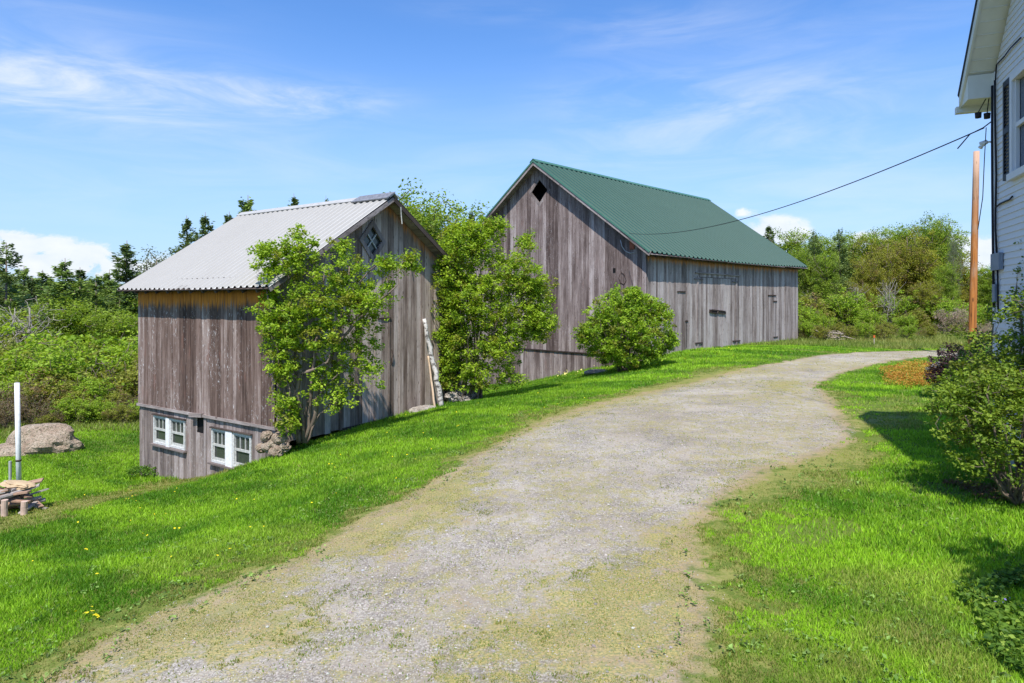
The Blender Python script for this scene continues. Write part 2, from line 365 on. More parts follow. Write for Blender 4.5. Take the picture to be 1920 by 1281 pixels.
# ------------------------------------------------------------------ grass blades
rng = np.random.default_rng(7)
def sample_fov(N, r0, r1, p, a=47):
    u = rng.random(N); e = 2-p
    r = (r0**e+u*(r1**e-r0**e))**(1/e); th_ = np.radians(rng.uniform(-a, a, N))
    return np.stack([r*np.sin(th_), r*np.cos(th_)], 1), r
BARN_L = dict(O=np.array([-5.57, 15.3]), R=np.array([-.827, .562]), G=np.array([.562, .827]), L=6.4, W=6.9)
BARN_G = dict(O=np.array([5.38, 25.8]), R=np.array([.7005, .7137]), G=np.array([-.7137, .7005]), L=15.6, W=11.5)
def in_barn(P, B, pad=0):
    q = P-B['O']; r = q@B['R']; g = q@B['G']; return (r > -pad) & (r < B['L']+pad) & (g > -pad) & (g < B['W']+pad)
def grass(N):
    P, r = sample_fov(N, 3.2, 38, 1.62)
    d, m = fields(P); nn = vnoise(P, 1.3, 21, 3)-.5; n2 = vnoise(P, 5, 22, 2)-.5
    e = d+.7*nn+.5*n2; k = rng.random(N)
    mm = m+1.1*nn+1.2*n2
    lawn = (e < -.08)
    thin = np.where(mm > -.1, .75, .07)*np.where(vnoise(P, 3, 24, 3) > .50, 1, .35)
    keep = (lawn & ((mm < 0) | (k < .45))) | (~lawn & (k < thin))
    bare = vnoise(P, .9, 31, 2); keep &= ~((bare > .71) & (P[:, 0] > 1.5) & (k < .7))
    keep &= ~in_barn(P, BARN_L, -.02) & ~in_barn(P, BARN_G, -.02)
    P = P[keep]; r = r[keep]; e = e[keep]; mm = mm[keep]; lawn = lawn[keep]; n = len(P)
    z = height(P[:, 0], P[:, 1])
    tall = .022+.018*vnoise(P, .8, 41, 2)+.010*np.minimum(r/12, 2.0)
    far = sstep(-e, .2, 1.5)
    H = np.where(lawn, tall*(.6+.5*far), .015)*rng.uniform(.6, 1.5, n)
    H *= np.where(mm > 0, .5, 1)
    # longer tufts against the barn walls
    for B in (BARN_L, BARN_G): H *= np.where(in_barn(P, B, .5), 1.9, 1)
    wd = (.0034+.00052*r)*rng.uniform(.7, 1.3, n)
    ph = rng.uniform(0, 2*np.pi, n); lean = H*rng.uniform(.15, .9, n); lp = rng.uniform(0, 2*np.pi, n)
    a = np.stack([np.cos(ph), np.sin(ph), np.zeros(n)], 1)*wd[:, None]
    B0 = np.stack([P[:, 0], P[:, 1], z-.006], 1)
    tip = B0+np.stack([np.cos(lp)*lean, np.sin(lp)*lean, H+.006], 1)
    Vb = np.stack([B0-a, B0+a, tip], 1).reshape(-1, 3); Fb = np.arange(3*n).reshape(-1, 3)
    # colour: broad drifts of greener and yellower grass, plus streaks left by mowing along the drive
    q = P@np.array([[.78, -.62], [.62, .78]]).T
    s = vnoise(np.stack([q[:, 0]*.30, q[:, 1]*1.25], 1), 1, 51, 3); s2 = vnoise(P, 3.0, 52, 2)
    v = np.clip(.52+2.6*(s-.5)+1.1*(s2-.5)+.20*rng.standard_normal(n), 0, 1)[:, None]
    c = (1-v)*np.array([.10, .25, .014])+v*np.array([.33, .56, .03]); c = c*rng.uniform(.72, 1.25, (n, 1))
    dry = ((mm > -.25) | ~lawn)[:, None]*.75+(np.clip(.25+e, 0, 1)*.5)[:, None]
    dp = sstep(vnoise(P, .75, 61, 3), .64, .76)*np.where(P[:, 0] > 1, .8, .3)*sstep(-d[keep] if False else -e, 3.2, .6)
    dry = np.maximum(dry, dp[:, None]); dry = np.clip(np.maximum(dry, (rng.random(n) < .035)[:, None]*.8), 0, .85)
    c = c*(1-dry)+dry*((np.array([.38, .32, .12])+(rng.random((n, 1)) < .45)*np.array([-.20, -.06, -.08]))*rng.uniform(.75, 1.2, (n, 1)))
    right = (sstep(P[:, 0], 1.5, 3.5))[:, None]*.12; c = c*(1+right)
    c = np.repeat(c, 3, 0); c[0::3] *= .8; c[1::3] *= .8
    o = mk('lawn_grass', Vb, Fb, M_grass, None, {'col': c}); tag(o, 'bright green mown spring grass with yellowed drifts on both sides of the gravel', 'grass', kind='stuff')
grass(1250000)

# ------------------------------------------------------------------ loose gravel
def pebbles(N):
    P, r = sample_fov(N, 3.6, 15, 1.5, 42); d, m = fields(P); nn = vnoise(P, 1.3, 21, 3)-.5
    k = (d+.6*nn > .05) & ((m < -.1) | (rng.random(N) < .10)); P = P[k]; r = r[k]; n = len(P); z = height(P[:, 0], P[:, 1])
    oc = np.array([[1, 0, 0], [0, 1, 0], [-1, 0, 0], [0, -1, 0], [0, 0, 1.], [0, 0, -1.]])
    fc = np.array([[0, 1, 4], [1, 2, 4], [2, 3, 4], [3, 0, 4], [1, 0, 5], [2, 1, 5], [3, 2, 5], [0, 3, 5]])
    s = rng.uniform(.003, .0070, n)*np.where(rng.random(n) < .03, 2.3, 1)*(1+r*.03); ph = rng.uniform(0, 6.28, n); co, si = np.cos(ph), np.sin(ph)
    X = oc[None]*(s[:, None, None]*rng.uniform(.6, 1.3, (n, 6, 1))); X[..., 2] *= .6
    Xr = np.stack([X[..., 0]*co[:, None]-X[..., 1]*si[:, None], X[..., 0]*si[:, None]+X[..., 1]*co[:, None], X[..., 2]], -1)
    Vp = Xr+np.stack([P[:, 0], P[:, 1], z+s*.25], 1)[:, None]
    Fp = (fc[None]+np.arange(n)[:, None, None]*6).reshape(-1, 3)
    g = rng.beta(2, 2.2, n)[:, None]; c = (1-g)*np.array([.17, .15, .13])+g*np.array([.50, .46, .41]); c = c*(1+.04*rng.standard_normal((n, 3)))
    m_, t_ = mat('pebble'); t_.inp(t_.b, 'Base Color', t_.attr('col', 'Color')); t_.b.inputs['Roughness'].default_value = .9
    o = mk('loose_gravel', Vp.reshape(-1, 3), Fp, m_, None, {'col': np.clip(np.repeat(c, 6, 0), .05, .9)})
    tag(o, 'loose grey crushed stone scattered over the driveway', 'gravel', kind='stuff')
pebbles(130000)

# ------------------------------------------------------------------ weathered boards
def wood(name, cols, orange=0., omax=.6, omin=.12, flecks=0., dark_top=.0, red=.0):
    m, t = mat(name); wc = t.attr('wc', 'Vector'); br = t.attr('br'); top = t.attr('fromtop')
    g1 = t.noise(t.scale(wc, (38, 1.1, 1)), 1, 6, .65, .4); g2 = t.noise(t.scale(wc, (120, 4.5, 1)), 1, 4, .7); g3 = t.noise(t.scale(wc, (2.2, .8, .02)), 1, 4, .6)
    g4 = t.noise(t.scale(wc, (9, .5, 1)), 1, 3, .6)
    v = t.m('ADD', t.m('MULTIPLY', br, .5), t.m('ADD', t.m('MULTIPLY', g1, .45), t.m('MULTIPLY', t.m('SUBTRACT', g3, .5), .7)))
    v = t.m('ADD', v, t.m('MULTIPLY', t.m('SUBTRACT', g4, .5), .9))
    c = t.ramp(v, [(.10, cols[0]), (.38, cols[1]), (.62, cols[2]), (.92, cols[3])])
    c = t.mix(t.m('MULTIPLY', t.sm(g2, .50, .68), .62), c, tuple(x*.4 for x in cols[0]))
    c = t.mix(t.m('MULTIPLY', t.sm(t.noise(t.scale(wc, (60, .7, 1)), 1, 4, .6, .3), .57, .66), .6), c, tuple(x*.45 for x in cols[0]))
    # knots
    kv = t.voro(t.scale(wc, (7.5, 2.6, 1)), 1); kn = t.sm(kv, .16, .07)
    c = t.mix(t.m('MULTIPLY', kn, .75), c, (.075, .05, .04))
    if red: c = t.mix(t.m('MULTIPLY', t.sm(t.noise(t.scale(wc, (3.5, .9, 1)), 1, 3), .60, .75), red), c, (.20, .085, .06))
    if flecks:
        fl = t.noise(t.scale(wc, (26, 9, 1)), 1, 5, .7, .6); mask = t.sm(t.noise(t.scale(wc, (1.6, .7, .3)), 1, 3), .42, .66)
        c = t.mix(t.m('MULTIPLY', t.m('MULTIPLY', t.sm(fl, .57, .64), mask), flecks), c, (.62, .60, .60))
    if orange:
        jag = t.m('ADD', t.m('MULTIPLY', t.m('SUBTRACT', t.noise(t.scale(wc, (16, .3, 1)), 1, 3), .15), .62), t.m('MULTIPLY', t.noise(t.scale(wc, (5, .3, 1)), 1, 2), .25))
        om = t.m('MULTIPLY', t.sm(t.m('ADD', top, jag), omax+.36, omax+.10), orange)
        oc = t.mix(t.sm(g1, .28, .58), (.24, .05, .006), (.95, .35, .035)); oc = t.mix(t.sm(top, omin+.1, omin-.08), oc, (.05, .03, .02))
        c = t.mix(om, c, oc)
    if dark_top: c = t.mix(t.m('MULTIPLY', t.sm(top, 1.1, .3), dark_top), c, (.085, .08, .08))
    t.inp(t.b, 'Base Color', c); t.b.inputs['Roughness'].default_value = .92; t.b.inputs['Specular IOR Level'].default_value = .12
    t.inp(t.b, 'Normal', t.bump(t.m('ADD', g1, t.m('MULTIPLY', g2, .7)), .6, .008)); return m
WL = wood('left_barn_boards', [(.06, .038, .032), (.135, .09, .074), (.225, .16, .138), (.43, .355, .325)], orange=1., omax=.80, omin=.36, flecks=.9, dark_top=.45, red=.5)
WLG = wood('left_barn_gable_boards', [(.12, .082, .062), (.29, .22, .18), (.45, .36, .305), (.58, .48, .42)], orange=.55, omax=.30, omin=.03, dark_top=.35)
WB = wood('left_barn_low_boards', [(.11, .085, .08), (.22, .175, .155), (.32, .265, .245), (.44, .38, .36)], flecks=.5, red=.3)
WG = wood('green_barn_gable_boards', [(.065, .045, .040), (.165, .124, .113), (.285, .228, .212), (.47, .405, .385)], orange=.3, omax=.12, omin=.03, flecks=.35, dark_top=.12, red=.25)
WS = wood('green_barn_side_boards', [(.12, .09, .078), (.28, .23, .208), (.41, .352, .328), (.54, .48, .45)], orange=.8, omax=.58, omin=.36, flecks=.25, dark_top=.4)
WT = wood('trim_boards', [(.10, .08, .075), (.19, .155, .145), (.28, .235, .22), (.38, .335, .32)])
WD = wood('dark_timber', [(.035, .026, .022), (.06, .045, .04), (.09, .07, .06), (.14, .11, .10)])
def boards(mb, P, s0, s1, zb, zt, off, rng, wmin=.14, wmax=.27, th=.022, gap=.005, holes=(), out=1, uneven=.0, toff=0.):
    """vertical boards on a wall; P(s, o, z) -> xyz (o = distance outward); holes = (a, b, lo(s), hi(s), splits)"""
    s = s0
    while s < s1-.02:
        wd = min(rng.uniform(wmin, wmax), s1-s); 
        if s1-(s+wd) < .07: wd = s1-s
        br = rng.random(); o0 = off+rng.uniform(0, .012); e = s+wd-gap-rng.random()**2*gap*2.2; tilt = rng.uniform(-.004, .004)
        dbot = rng.uniform(0, uneven)
        cuts = sorted(set([s, e]+[c for h in holes for c in h[4] if s < c < e]))
        for a, b in zip(cuts[:-1], cuts[1:]):
            mid = (a+b)/2; iv = [(lambda x: zb(x)-dbot, zt)]
            for h in holes:
                if h[0] <= mid <= h[1]: iv = [(iv[0][0], h[2]), (h[3], zt)]
            for lo, hi in iv:
                if hi(mid)-lo(mid) < .01: continue
                nz_ = 2; zz = [(lo(x), hi(x)) for x in (a, b)]
                pts = []; wc = []; tp = []
                for o_ in (o0, o0+th+tilt):
                    for x, zi in ((a, 0), (b, 0), (b, 1), (a, 1)):
                        z = zz[0 if x == a else 1][zi]; pts.append(P(x, o_, z)); wc.append((x+br*50, z+br*31, br*13)); tp.append(zt(x)-z+toff)
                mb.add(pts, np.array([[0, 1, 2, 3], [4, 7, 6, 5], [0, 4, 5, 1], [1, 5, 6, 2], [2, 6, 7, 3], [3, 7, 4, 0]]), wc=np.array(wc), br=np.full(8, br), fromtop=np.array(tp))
        s += wd
def plank(mb, p, q, w_, h_, rng, up=(0, 0, 1), top=2.0):
    n0 = mb.n; mb.bar(p, q, w_, h_, up)
    L = float(np.linalg.norm(np.array(q)-np.array(p))); br = rng.random()
    wc = np.array([(x*w_+br*50, y*L+br*20, br*9) for y in (0, 1) for x in (0, .5, 1, .5)])
    for k, v in (('wc', wc), ('br', np.full(8, br)), ('fromtop', np.full(8, top))): mb.A.setdefault(k, []).append(v)
def plank_obj(name, segs, material, parent, seed=1):
    rg = np.random.default_rng(seed); mb = MB()
    for s in segs: plank(mb, *s[:4], rg, *(s[4:]))
    return mb.build(name, material, parent)

M_white = simple('old_white_paint', (.72, .72, .72), .6, .12, 14); M_greyp = simple('greyed_paint', (.42, .42, .39), .7, .25, 14)
M_greyw = simple('peeling_white', (.52, .52, .50), .7, .3, 22)
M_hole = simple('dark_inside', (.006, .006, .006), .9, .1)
def glass_mat(name, col=(.03, .035, .03)):
    m, t = mat(name); co = t.add('ShaderNodeTexCoord').outputs['Object']
    t.inp(t.b, 'Base Color', t.mix(t.noise(co, 6, 4), col, tuple(x*2.2 for x in col))); t.b.inputs['Roughness'].default_value = .12; t.b.inputs['Specular IOR Level'].default_value = .5
    t.inp(t.b, 'Normal', t.bump(t.noise(co, 3, 2), .15, .02)); return m
M_glass = glass_mat('old_glass')
M_iron = simple('rusty_iron', (.05, .032, .024), .8, .4, 20)
def metal_roof(name, c0, c1, rough, metal, streak=.3, stain=None, seamc=None):
    m, t = mat(name); co = t.add('ShaderNodeTexCoord').outputs['Object']
    n = t.noise(co, .9, 5, .6); n2_ = t.noise(co, 9, 4); v = t.m('ADD', t.m('MULTIPLY', n, .6), t.m('MULTIPLY', n2_, .4))
    c = t.mix(t.ramp(v, [(.38, 0.0), (.62, 1.0)]), c0, c1)
    if stain: c = t.mix(t.m('MULTIPLY', t.sm(t.noise(co, 2.3, 6, .7), .60, .78), .5), c, stain)
    if seamc: c = t.mix(t.m('MULTIPLY', t.attr('seam'), .8), c, seamc)
    t.inp(t.b, 'Base Color', c); t.b.inputs['Roughness'].default_value = rough; t.b.inputs['Metallic'].default_value = metal
    t.inp(t.b, 'Normal', t.bump(n2_, .04, .01)); return m
M_tin = metal_roof('galvanised_tin', (.50, .485, .45), (.57, .555, .52), .6, .0, stain=(.44, .42, .385), seamc=(.27, .26, .24))
M_green = metal_roof('green_steel', (.055, .15, .108), (.072, .18, .132), .5, 0, stain=(.095, .185, .145), seamc=(.012, .042, .030))

def roof_side(mb, P, r0, r1, g_top, g_bot, z_top, z_bot, pitch, ribw, ribh, sag=0, prof='trap', wob=0., seed=0):
    """ribbed sheet from ridge to eave; sag lowers the middle of the eave"""
    rg = np.random.default_rng(seed); rs = []; hs = []; n = int(round((r1-r0)/pitch)); p = (r1-r0)/n
    for k in range(n):
        b = r0+k*p
        for f, h in (((0, 0), (.5-ribw/p*.9, 0), (.5-ribw/p*.4, 1), (.5+ribw/p*.4, 1), (.5+ribw/p*.9, 0)) if prof == 'trap' else ((0, .0), (.25, .5), (.5, 1), (.75, .5))): rs.append(b+f*p); hs.append(h*ribh)
    rs.append(r1); hs.append(0); rs = np.array(rs); hs = np.array(hs); K = 7; sm_ = np.tile((np.arange(len(rs)) % 5 != 0).astype(float), K)
    Vv = []
    for i_ in range(K):
        u = i_/(K-1); g = g_top+(g_bot-g_top)*u
        z = z_top+(z_bot-z_top)*u-sag*u*np.sin(np.pi*np.clip((rs-r0)/(r1-r0), 0, 1))-sag*.3*np.sin(np.pi*(rs-r0)/(r1-r0))
        wv = wob*(vnoise(np.stack([rs*1.1, np.full(len(rs), u*2.3)], 1), 1, seed)-.5)*2
        for a, h, b, ww in zip(rs, hs, z, wv): Vv.append(P(a, g, b+h+ww))
    m_ = len(rs); ii = np.arange(K-1)[:, None]*m_; jj = np.arange(m_-1)[None]
    mb.add(Vv, np.stack([ii+jj, ii+jj+1, ii+m_+jj+1, ii+m_+jj], -1).reshape(-1, 4), seam=sm_)

# ================================================================== LEFT BARN
BL = BARN_L; zSill = ZC-3.0; tanL = .651; eO = .50; gO = .45
zWallL = ZC+.27+tanL*eO; zRidL = zWallL+tanL*BL['W']/2
rotL = math.atan2(BL['G'][1], BL['G'][0])           # local x = G (gable), local y = R (ridge)
bl = empty('small_barn', (BL['O'][0], BL['O'][1], 0), rotL, 'small weathered wooden barn with a pale ribbed metal roof and white paired basement windows', 'barn')
rg = np.random.default_rng(11)
L_, W_ = BL['L'], BL['W']
PLw = lambda s, o, z: (-o, s, z)                     # long wall facing left (s along ridge)
PLg = lambda s, o, z: (s, -o, z)                     # gable wall (s across)
def rakeL(g): return zWallL+tanL*min(g, W_-g)-.04
cons = lambda v: (lambda x: v)
def inv(B, axis, px, off=0):
    """position along a wall line seen at photo column px"""
    q = (px-CX)/F; D = B[axis]; O = B['O']; return (q*O[1]-O[0])/(D[0]-q*D[1])
def zat(B, axis, px, py):
    s = inv(B, axis, px); Y = B['O'][1]+s*B[axis][1]; return ZC+(HY-py)/F*Y
rL = lambda px: inv(BL, 'R', px); zL = lambda px, py: zat(BL, 'R', px, py)
gL = lambda px: inv(BL, 'G', px); zLg = lambda px, py: zat(BL, 'G', px, py)
# window openings in the basement wall
wins = []
for (a, b, yt, yb) in ((291, 315, 779, 832), (322, 349, 787, 842), (400, 427, 805, 868), (440, 473, 813, 880)):
    r0, r1 = rL(b), rL(a); zt = zL((a+b)/2, yt); zb_ = zL((a+b)/2, yb); wins.append((r0, r1, zb_, zt))
for k in (0, 2):     # the two of a pair share sill and head height
    zb_ = (wins[k][2]+wins[k+1][2])/2; zt = (wins[k][3]+wins[k+1][3])/2
    for q in (k, k+1): wins[q] = (wins[q][0], wins[q][1], zb_, zt)
hol = [(a, b, cons(c), cons(d), (a, b)) for a, b, c, d in wins]
vent = (rL(383), rL(370), zL(376, 812), zL(376, 780)); hol.append((vent[0], vent[1], cons(vent[2]), cons(vent[3]), (vent[0], vent[1])))
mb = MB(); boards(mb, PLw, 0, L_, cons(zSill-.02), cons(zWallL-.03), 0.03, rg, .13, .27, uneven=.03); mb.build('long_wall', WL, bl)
mb = MB(); boards(mb, PLw, 0, L_, cons(-3.6), cons(zSill-.05), -.01, rg, .13, .26, holes=hol); mb.build('basement_wall', WB, bl)
plank_obj('sill_board', [((-.065, -.05, zSill-.045), (-.065, L_+.03, zSill-.045), .05, .07)], WT, bl, 4)
# gable with a diamond window
gc = gL(697); zc = zLg(697, 452); hw = (gL(722)-gL(672))/2; hh = .50
def dia(gc, zc, hw, hh): return (gc-hw, gc+hw, (lambda s: zc-hh*(1-abs(s-gc)/hw)), (lambda s: zc+hh*(1-abs(s-gc)/hw)), (gc-hw, gc, gc+hw))
hD = dia(gc, zc, .34, .40)
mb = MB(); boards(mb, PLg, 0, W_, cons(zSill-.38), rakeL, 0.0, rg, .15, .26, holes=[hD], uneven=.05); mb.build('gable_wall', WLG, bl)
# rear walls
mb = MB(); boards(mb, lambda s, o, z: (W_+o, s, z), 0, L_, cons(-3.2), cons(zWallL-.03), 0, rg, .2, .35)
boards(mb, lambda s, o, z: (s, L_+o, z), 0, W_, cons(-3.9), rakeL, 0, rg, .2, .35); mb.build('rear_wall', WLG, bl)
# roof
PR = lambda r, g, z: (g, r, z)
for side in (0, 1):
    mb = MB()
    gt, gb = W_/2, (-eO if side == 0 else W_+eO)
    roof_side(mb, PR, -gO, L_+.30, gt, gb, zRidL+.05, zWallL-tanL*eO+.03, .245, .07, .045, sag=.03, wob=.012, seed=3+side)
    mb.build('roof', M_tin, bl)
    plank_obj('roof_deck', [((( gt+gb)/2, -gO+.01, (zRidL+zWallL-tanL*eO)/2-.03), ((gt+gb)/2, L_+.29, (zRidL+zWallL-tanL*eO)/2-.03), math.hypot(gb-gt, (gb-gt)*tanL), .025, (tanL if side == 0 else -tanL, 0, 1)*1 if False else ((-tanL if side == 0 else tanL), 0, 1))], WD if side == 0 else WT, bl, 5)
    dzr = .10
    for yy in (-gO+.02,):
        plank_obj('rake_board', [((gt, yy, zRidL-dzr+.04), (gb, yy, zWallL-tanL*eO-dzr+.06), .03, .11, (0, 0, 1))], WD if side else WT, bl, 6+side)  # right-hand rake takes the dark timber, its shade put into the colour
    # lookout rafters under the gable overhang and along the eave
segs = []
for k in range(12): 
    r = .1+k*(L_-.2)/11
    segs.append(((0.05, r, zWallL-.1), (-eO+.03, r, zWallL-tanL*eO-.07), .06, .09))
plank_obj('rafter_tail', segs, WD, bl, 9)
mb = MB(); mb.hexa([(W_/2-.16, -gO-.02, zRidL-.03), (W_/2, -gO-.02, zRidL+.09), (W_/2, -gO-.02, zRidL+.115), (W_/2-.18, -gO-.02, zRidL-.01),
                    (W_/2-.16, L_+.32, zRidL-.03), (W_/2, L_+.32, zRidL+.09), (W_/2, L_+.32, zRidL+.115), (W_/2-.18, L_+.32, zRidL-.01)])
mb.hexa([(W_/2+.16, -gO-.02, zRidL-.03), (W_/2, -gO-.02, zRidL+.09), (W_/2, -gO-.02, zRidL+.115), (W_/2+.18, -gO-.02, zRidL-.01),
         (W_/2+.16, L_+.32, zRidL-.03), (W_/2, L_+.32, zRidL+.09), (W_/2, L_+.32, zRidL+.115), (W_/2+.18, L_+.32, zRidL-.01)])
mb.build('ridge_cap', simple('tin_cap', (.36, .355, .34), .6, .1, 6), bl)
mb = MB(); mb.hexa([(W_/2-.30, -gO-.03, zRidL-.09), (W_/2+.02, -gO-.03, zRidL+.13), (W_/2+.02, -gO-.03, zRidL+.15), (W_/2-.32, -gO-.03, zRidL-.06),
                    (W_/2-.30, .95, zRidL-.09), (W_/2+.02, .95, zRidL+.13), (W_/2+.02, .95, zRidL+.15), (W_/2-.32, .95, zRidL-.06)])
mb.build('ridge_patch', simple('dull_flashing', (.24, .24, .25), .5, .3, 12, metal=.4), bl)
# windows
for k, (a, b, zb_, zt) in enumerate(wins):
    fr = MB(); o = .035
    def fb(y0, y1, z0, z1, d0=-.05, d1=.05): fr.box((-d1, y0, z0), (-d0, y1, z1))
    fb(a-.01, a+.045, zb_, zt); fb(b-.045, b+.01, zb_, zt); fb(a+.045, b-.045, zt-.05, zt); fb(a+.045, b-.045, zb_, zb_+.06)
    wf = fr.build('window', M_greyw, bl)
    zm = zb_+(zt-zb_)*.52; sa = MB()
    sa.box((-.028, a+.045, zm-.03), (.0, b-.045, zm+.03))
    for q in (1, 2): y = a+.045+(b-a-.09)*q/3; sa.box((-.02, y-.013, zm+.03), (.005, y+.013, zt-.05))
    sa.box((-.024, a+.045, zt-.085), (0, b-.045, zt-.05)); sa.box((-.02, a+.045, zb_+.06), (.0, b-.045, zb_+.13)); sa.box((-.019, a+.045, zb_+.13), (.0, a+.085, zm-.03)); sa.box((-.019, b-.085, zb_+.13), (.0, b-.045, zm-.03))
    sa.build('sash', M_greyp, wf)
    pn = MB(); pn.box((.012, a+.02, zb_+.03), (.016, b-.02, zt-.02)); pn.build('pane', M_glass, wf)
for k in (0, 2):
    yl, yr = wins[k][0], wins[k+1][1]; lo = wins[k][2]; zt = wins[k][3]
    ya, yb_ = wins[k+1][1], wins[k][0]
    plank_obj('window_sill', [((-.06, wins[k+1][0]-.08, lo-.03), (-.06, wins[k][1]+.08, lo-.03), .12, .045)], WT, bl, 20+k)
    mb = MB(); mb.box((-.075, ya+.012, lo-.02), (-.02, yb_-.012, zt+.01)); mb.build('window_mullion', M_white, bl)
    plank_obj('window_head', [((-.05, wins[k+1][0]-.04, zt+.025), (-.05, wins[k][1]+.04, zt+.025), .08, .03)], WD, bl, 24+k)
plank_obj('vent_cover', [((-.05, vent[0]-.05, vent[3]+.05), (-.10, vent[1]+.12, vent[3]+.02), .16, .10)], WT, bl, 27)
mb = MB(); mb.box((.02, vent[0]-.05, vent[2]-.05), (.03, vent[1]+.05, vent[3]+.05)); mb.build('vent_hole', M_hole, bl)
plank_obj('corner_post', [((-.03, rL(383)-.10, zSill-.08), (-.03, rL(383)-.10, -3.0), .10, .03, (1, 0, 0))], WT, bl, 28)
# diamond window frame
def diamond(parent, P, gc, zc, hw, hh, fw, M1, mull=True, pane=True, name='diamond_window'):
    c = [(gc-hw, zc), (gc, zc+hh), (gc+hw, zc), (gc, zc-hh)]; mb = MB(); ln = math.hypot(hw, hh)
    k1 = 1+fw/ (hw*hh/ln); ci = c; co_ = [(gc+(x-gc)*k1, zc+(z-zc)*k1) for x, z in c]
    for i_ in range(4):
        j_ = (i_+1) % 4; q = []
        for o_ in (.02, .06):
            for (x, z) in (ci[i_], ci[j_], co_[j_], co_[i_]): q.append(P(x, o_, z))
        mb.hexa(q, wc=np.array([(x*.3+i_*7, z, i_) for x, z in (ci[i_], ci[j_], co_[j_], co_[i_])]*2), br=np.full(8, .3+.1*i_), fromtop=np.full(8, 3.))
    fr = mb.build(name, M1, parent)
    if mull:
        s = MB()
        for (p, q) in (((gc-hw/2, zc+hh/2), (gc+hw/2, zc-hh/2)), ((gc-hw/2, zc-hh/2), (gc+hw/2, zc+hh/2))): s.bar(P(p[0], .0, p[1]), P(q[0], .0, q[1]), .03, .03)
        s.build('muntin', M_greyp, fr)
    if pane:
        s = MB(); s.hexa([P(x, -.03, z) for x, z in c]+[P(x, -.035, z) for x, z in c]); s.build('pane', M_glass, fr)
    return fr
diamond(bl, PLg, gc, zc, .34, .40, .12, WT)
# door strap, seam, latch on the gable
g1_, z1_ = gL(719), zLg(719, 597)
mb = MB(); mb.box((gL(706), -.055, z1_-.025), (gL(731), -.03, z1_+.025)); mb.build('hinge', M_iron, bl)
mb = MB(); mb.box((gL(731)-.012, -.034, zLg(731, 776)), (gL(731)+.008, -.0, z1_)); mb.build('door_seam', M_hole, bl)
mb = MB(); mb.tube([(gL(733), -.03, zLg(733, 655)), (gL(733), -.08, zLg(733, 665)), (gL(731), -.08, zLg(731, 672)), (gL(733), -.03, zLg(733, 685))], .014, 6); mb.build('door_handle', M_iron, bl)
mb = MB()
ch = [(gL(737)+.0, -.35, zLg(737, 395)), (gL(739), -.30, zLg(739, 410)), (gL(741), -.30, zLg(741, 428))]
mb.tube([(W_/2+.25, -gO-.01, zRidL-.25), (W_/2+.30, -gO+.02, zRidL-.5), (W_/2+.31, -gO, zRidL-.72)], .016, 6); mb.build('chain', M_greyp, bl)
plank_obj('base_beam', [((gL(640), -.02, zSill-.42), (gL(822), -.02, zSill-.36), .08, .12)], WD, bl, 30)

# ================================================================== GREEN-ROOFED BARN
BG = BARN_G; tanG = .7245; eG = .42; gG = .45; zSg = ZC-2.25
zWallG = ZC+1.83+tanG*eG; zRidG = zWallG+tanG*BG['W']/2
rotG = math.atan2(BG['R'][1], BG['R'][0])            # local x = R, local y = G
bgn = empty('large_barn', (BG['O'][0], BG['O'][1], 0), rotG, 'large grey weathered wooden barn with a green ribbed metal roof', 'barn')
L_, W_ = BG['L'], BG['W']
PGs = lambda s, o, z: (s, -o, z); PGg = lambda s, o, z: (-o, s, z)
sG = lambda px: inv(BG, 'R', px); zG = lambda px, py: zat(BG, 'R', px, py); hG = lambda px: inv(BG, 'G', px); zGg = lambda px, py: zat(BG, 'G', px, py)
def rakeG(g): return zWallG+tanG*min(g, W_-g)-.05
def eaveG(s): return zWallG-.06-.05*math.sin(math.pi*min(max(s/L_, 0), 1))
rg = np.random.default_rng(17)
d0, d1 = sG(1308), sG(1378); e0, e1 = sG(1410), sG(1453)
mb = MB(); boards(mb, PGs, 0, d0, cons(zSg), eaveG, 0, rg, .15, .27, uneven=.06); boards(mb, PGs, d1, L_, cons(zSg), eaveG, 0, rg, .15, .27, uneven=.05)
zdt = zG(1345, 521)
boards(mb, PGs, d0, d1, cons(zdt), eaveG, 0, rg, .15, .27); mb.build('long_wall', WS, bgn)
mid = (d0+d1)/2
for a, b in ((d0+.02, mid-.01), (mid+.01, d1-.02)):
    mb = MB(); boards(mb, PGs, a, b, cons(zSg+.03), cons(zdt-.02), .008, rg, .16, .26, uneven=.04, toff=.75); dr_ = mb.build('barn_door', WS, bgn)
    plank_obj('door_ledge', [((a+.05, .0, zSg+.35), (b-.05, .0, zSg+.35), .03, .14)], WT, dr_, 3)
for q_ in (d0-.06, d1+.06): plank_obj('door_post', [((q_, -.045, zSg+.02), (q_, -.045, zdt+.05), .04, .12, (1, 0, 0))], WT, bgn, 37)
plank_obj('door_rail', [((sG(1302), -.06, zG(1302, 511)), (sG(1386), -.06, zG(1386, 517)), .05, .06)], WT, bgn, 31)
for (xa, xb, y) in ((1300, 1316, 523), (1371, 1382, 528)):
    plank_obj('door_bracket', [((sG(xa), -.05, zG(xa, y)), (sG(xb), -.05, zG(xb, y+1)), .04, .05)], WT, bgn, 32)
for (xa, xb, y) in ((1302, 1315, 644), (1372, 1386, 640)):
    plank_obj('door_foot', [((sG(xa), -.05, zG(xa, y)), (sG(xb), -.05, zG(xb, y-1)), .04, .07)], WD, bgn, 33)
plank_obj('door_bar', [((sG(1328), -.07, zG(1328, 583)), (sG(1342), -.07, zG(1342, 586)), .05, .13), ((sG(1345), -.07, zG(1345, 585)), (sG(1358), -.07, zG(1358, 587)), .05, .12), ((sG(1331), -.10, zG(1331, 581)), (sG(1356), -.10, zG(1356, 584)), .04, .05)], WD, bgn, 34)
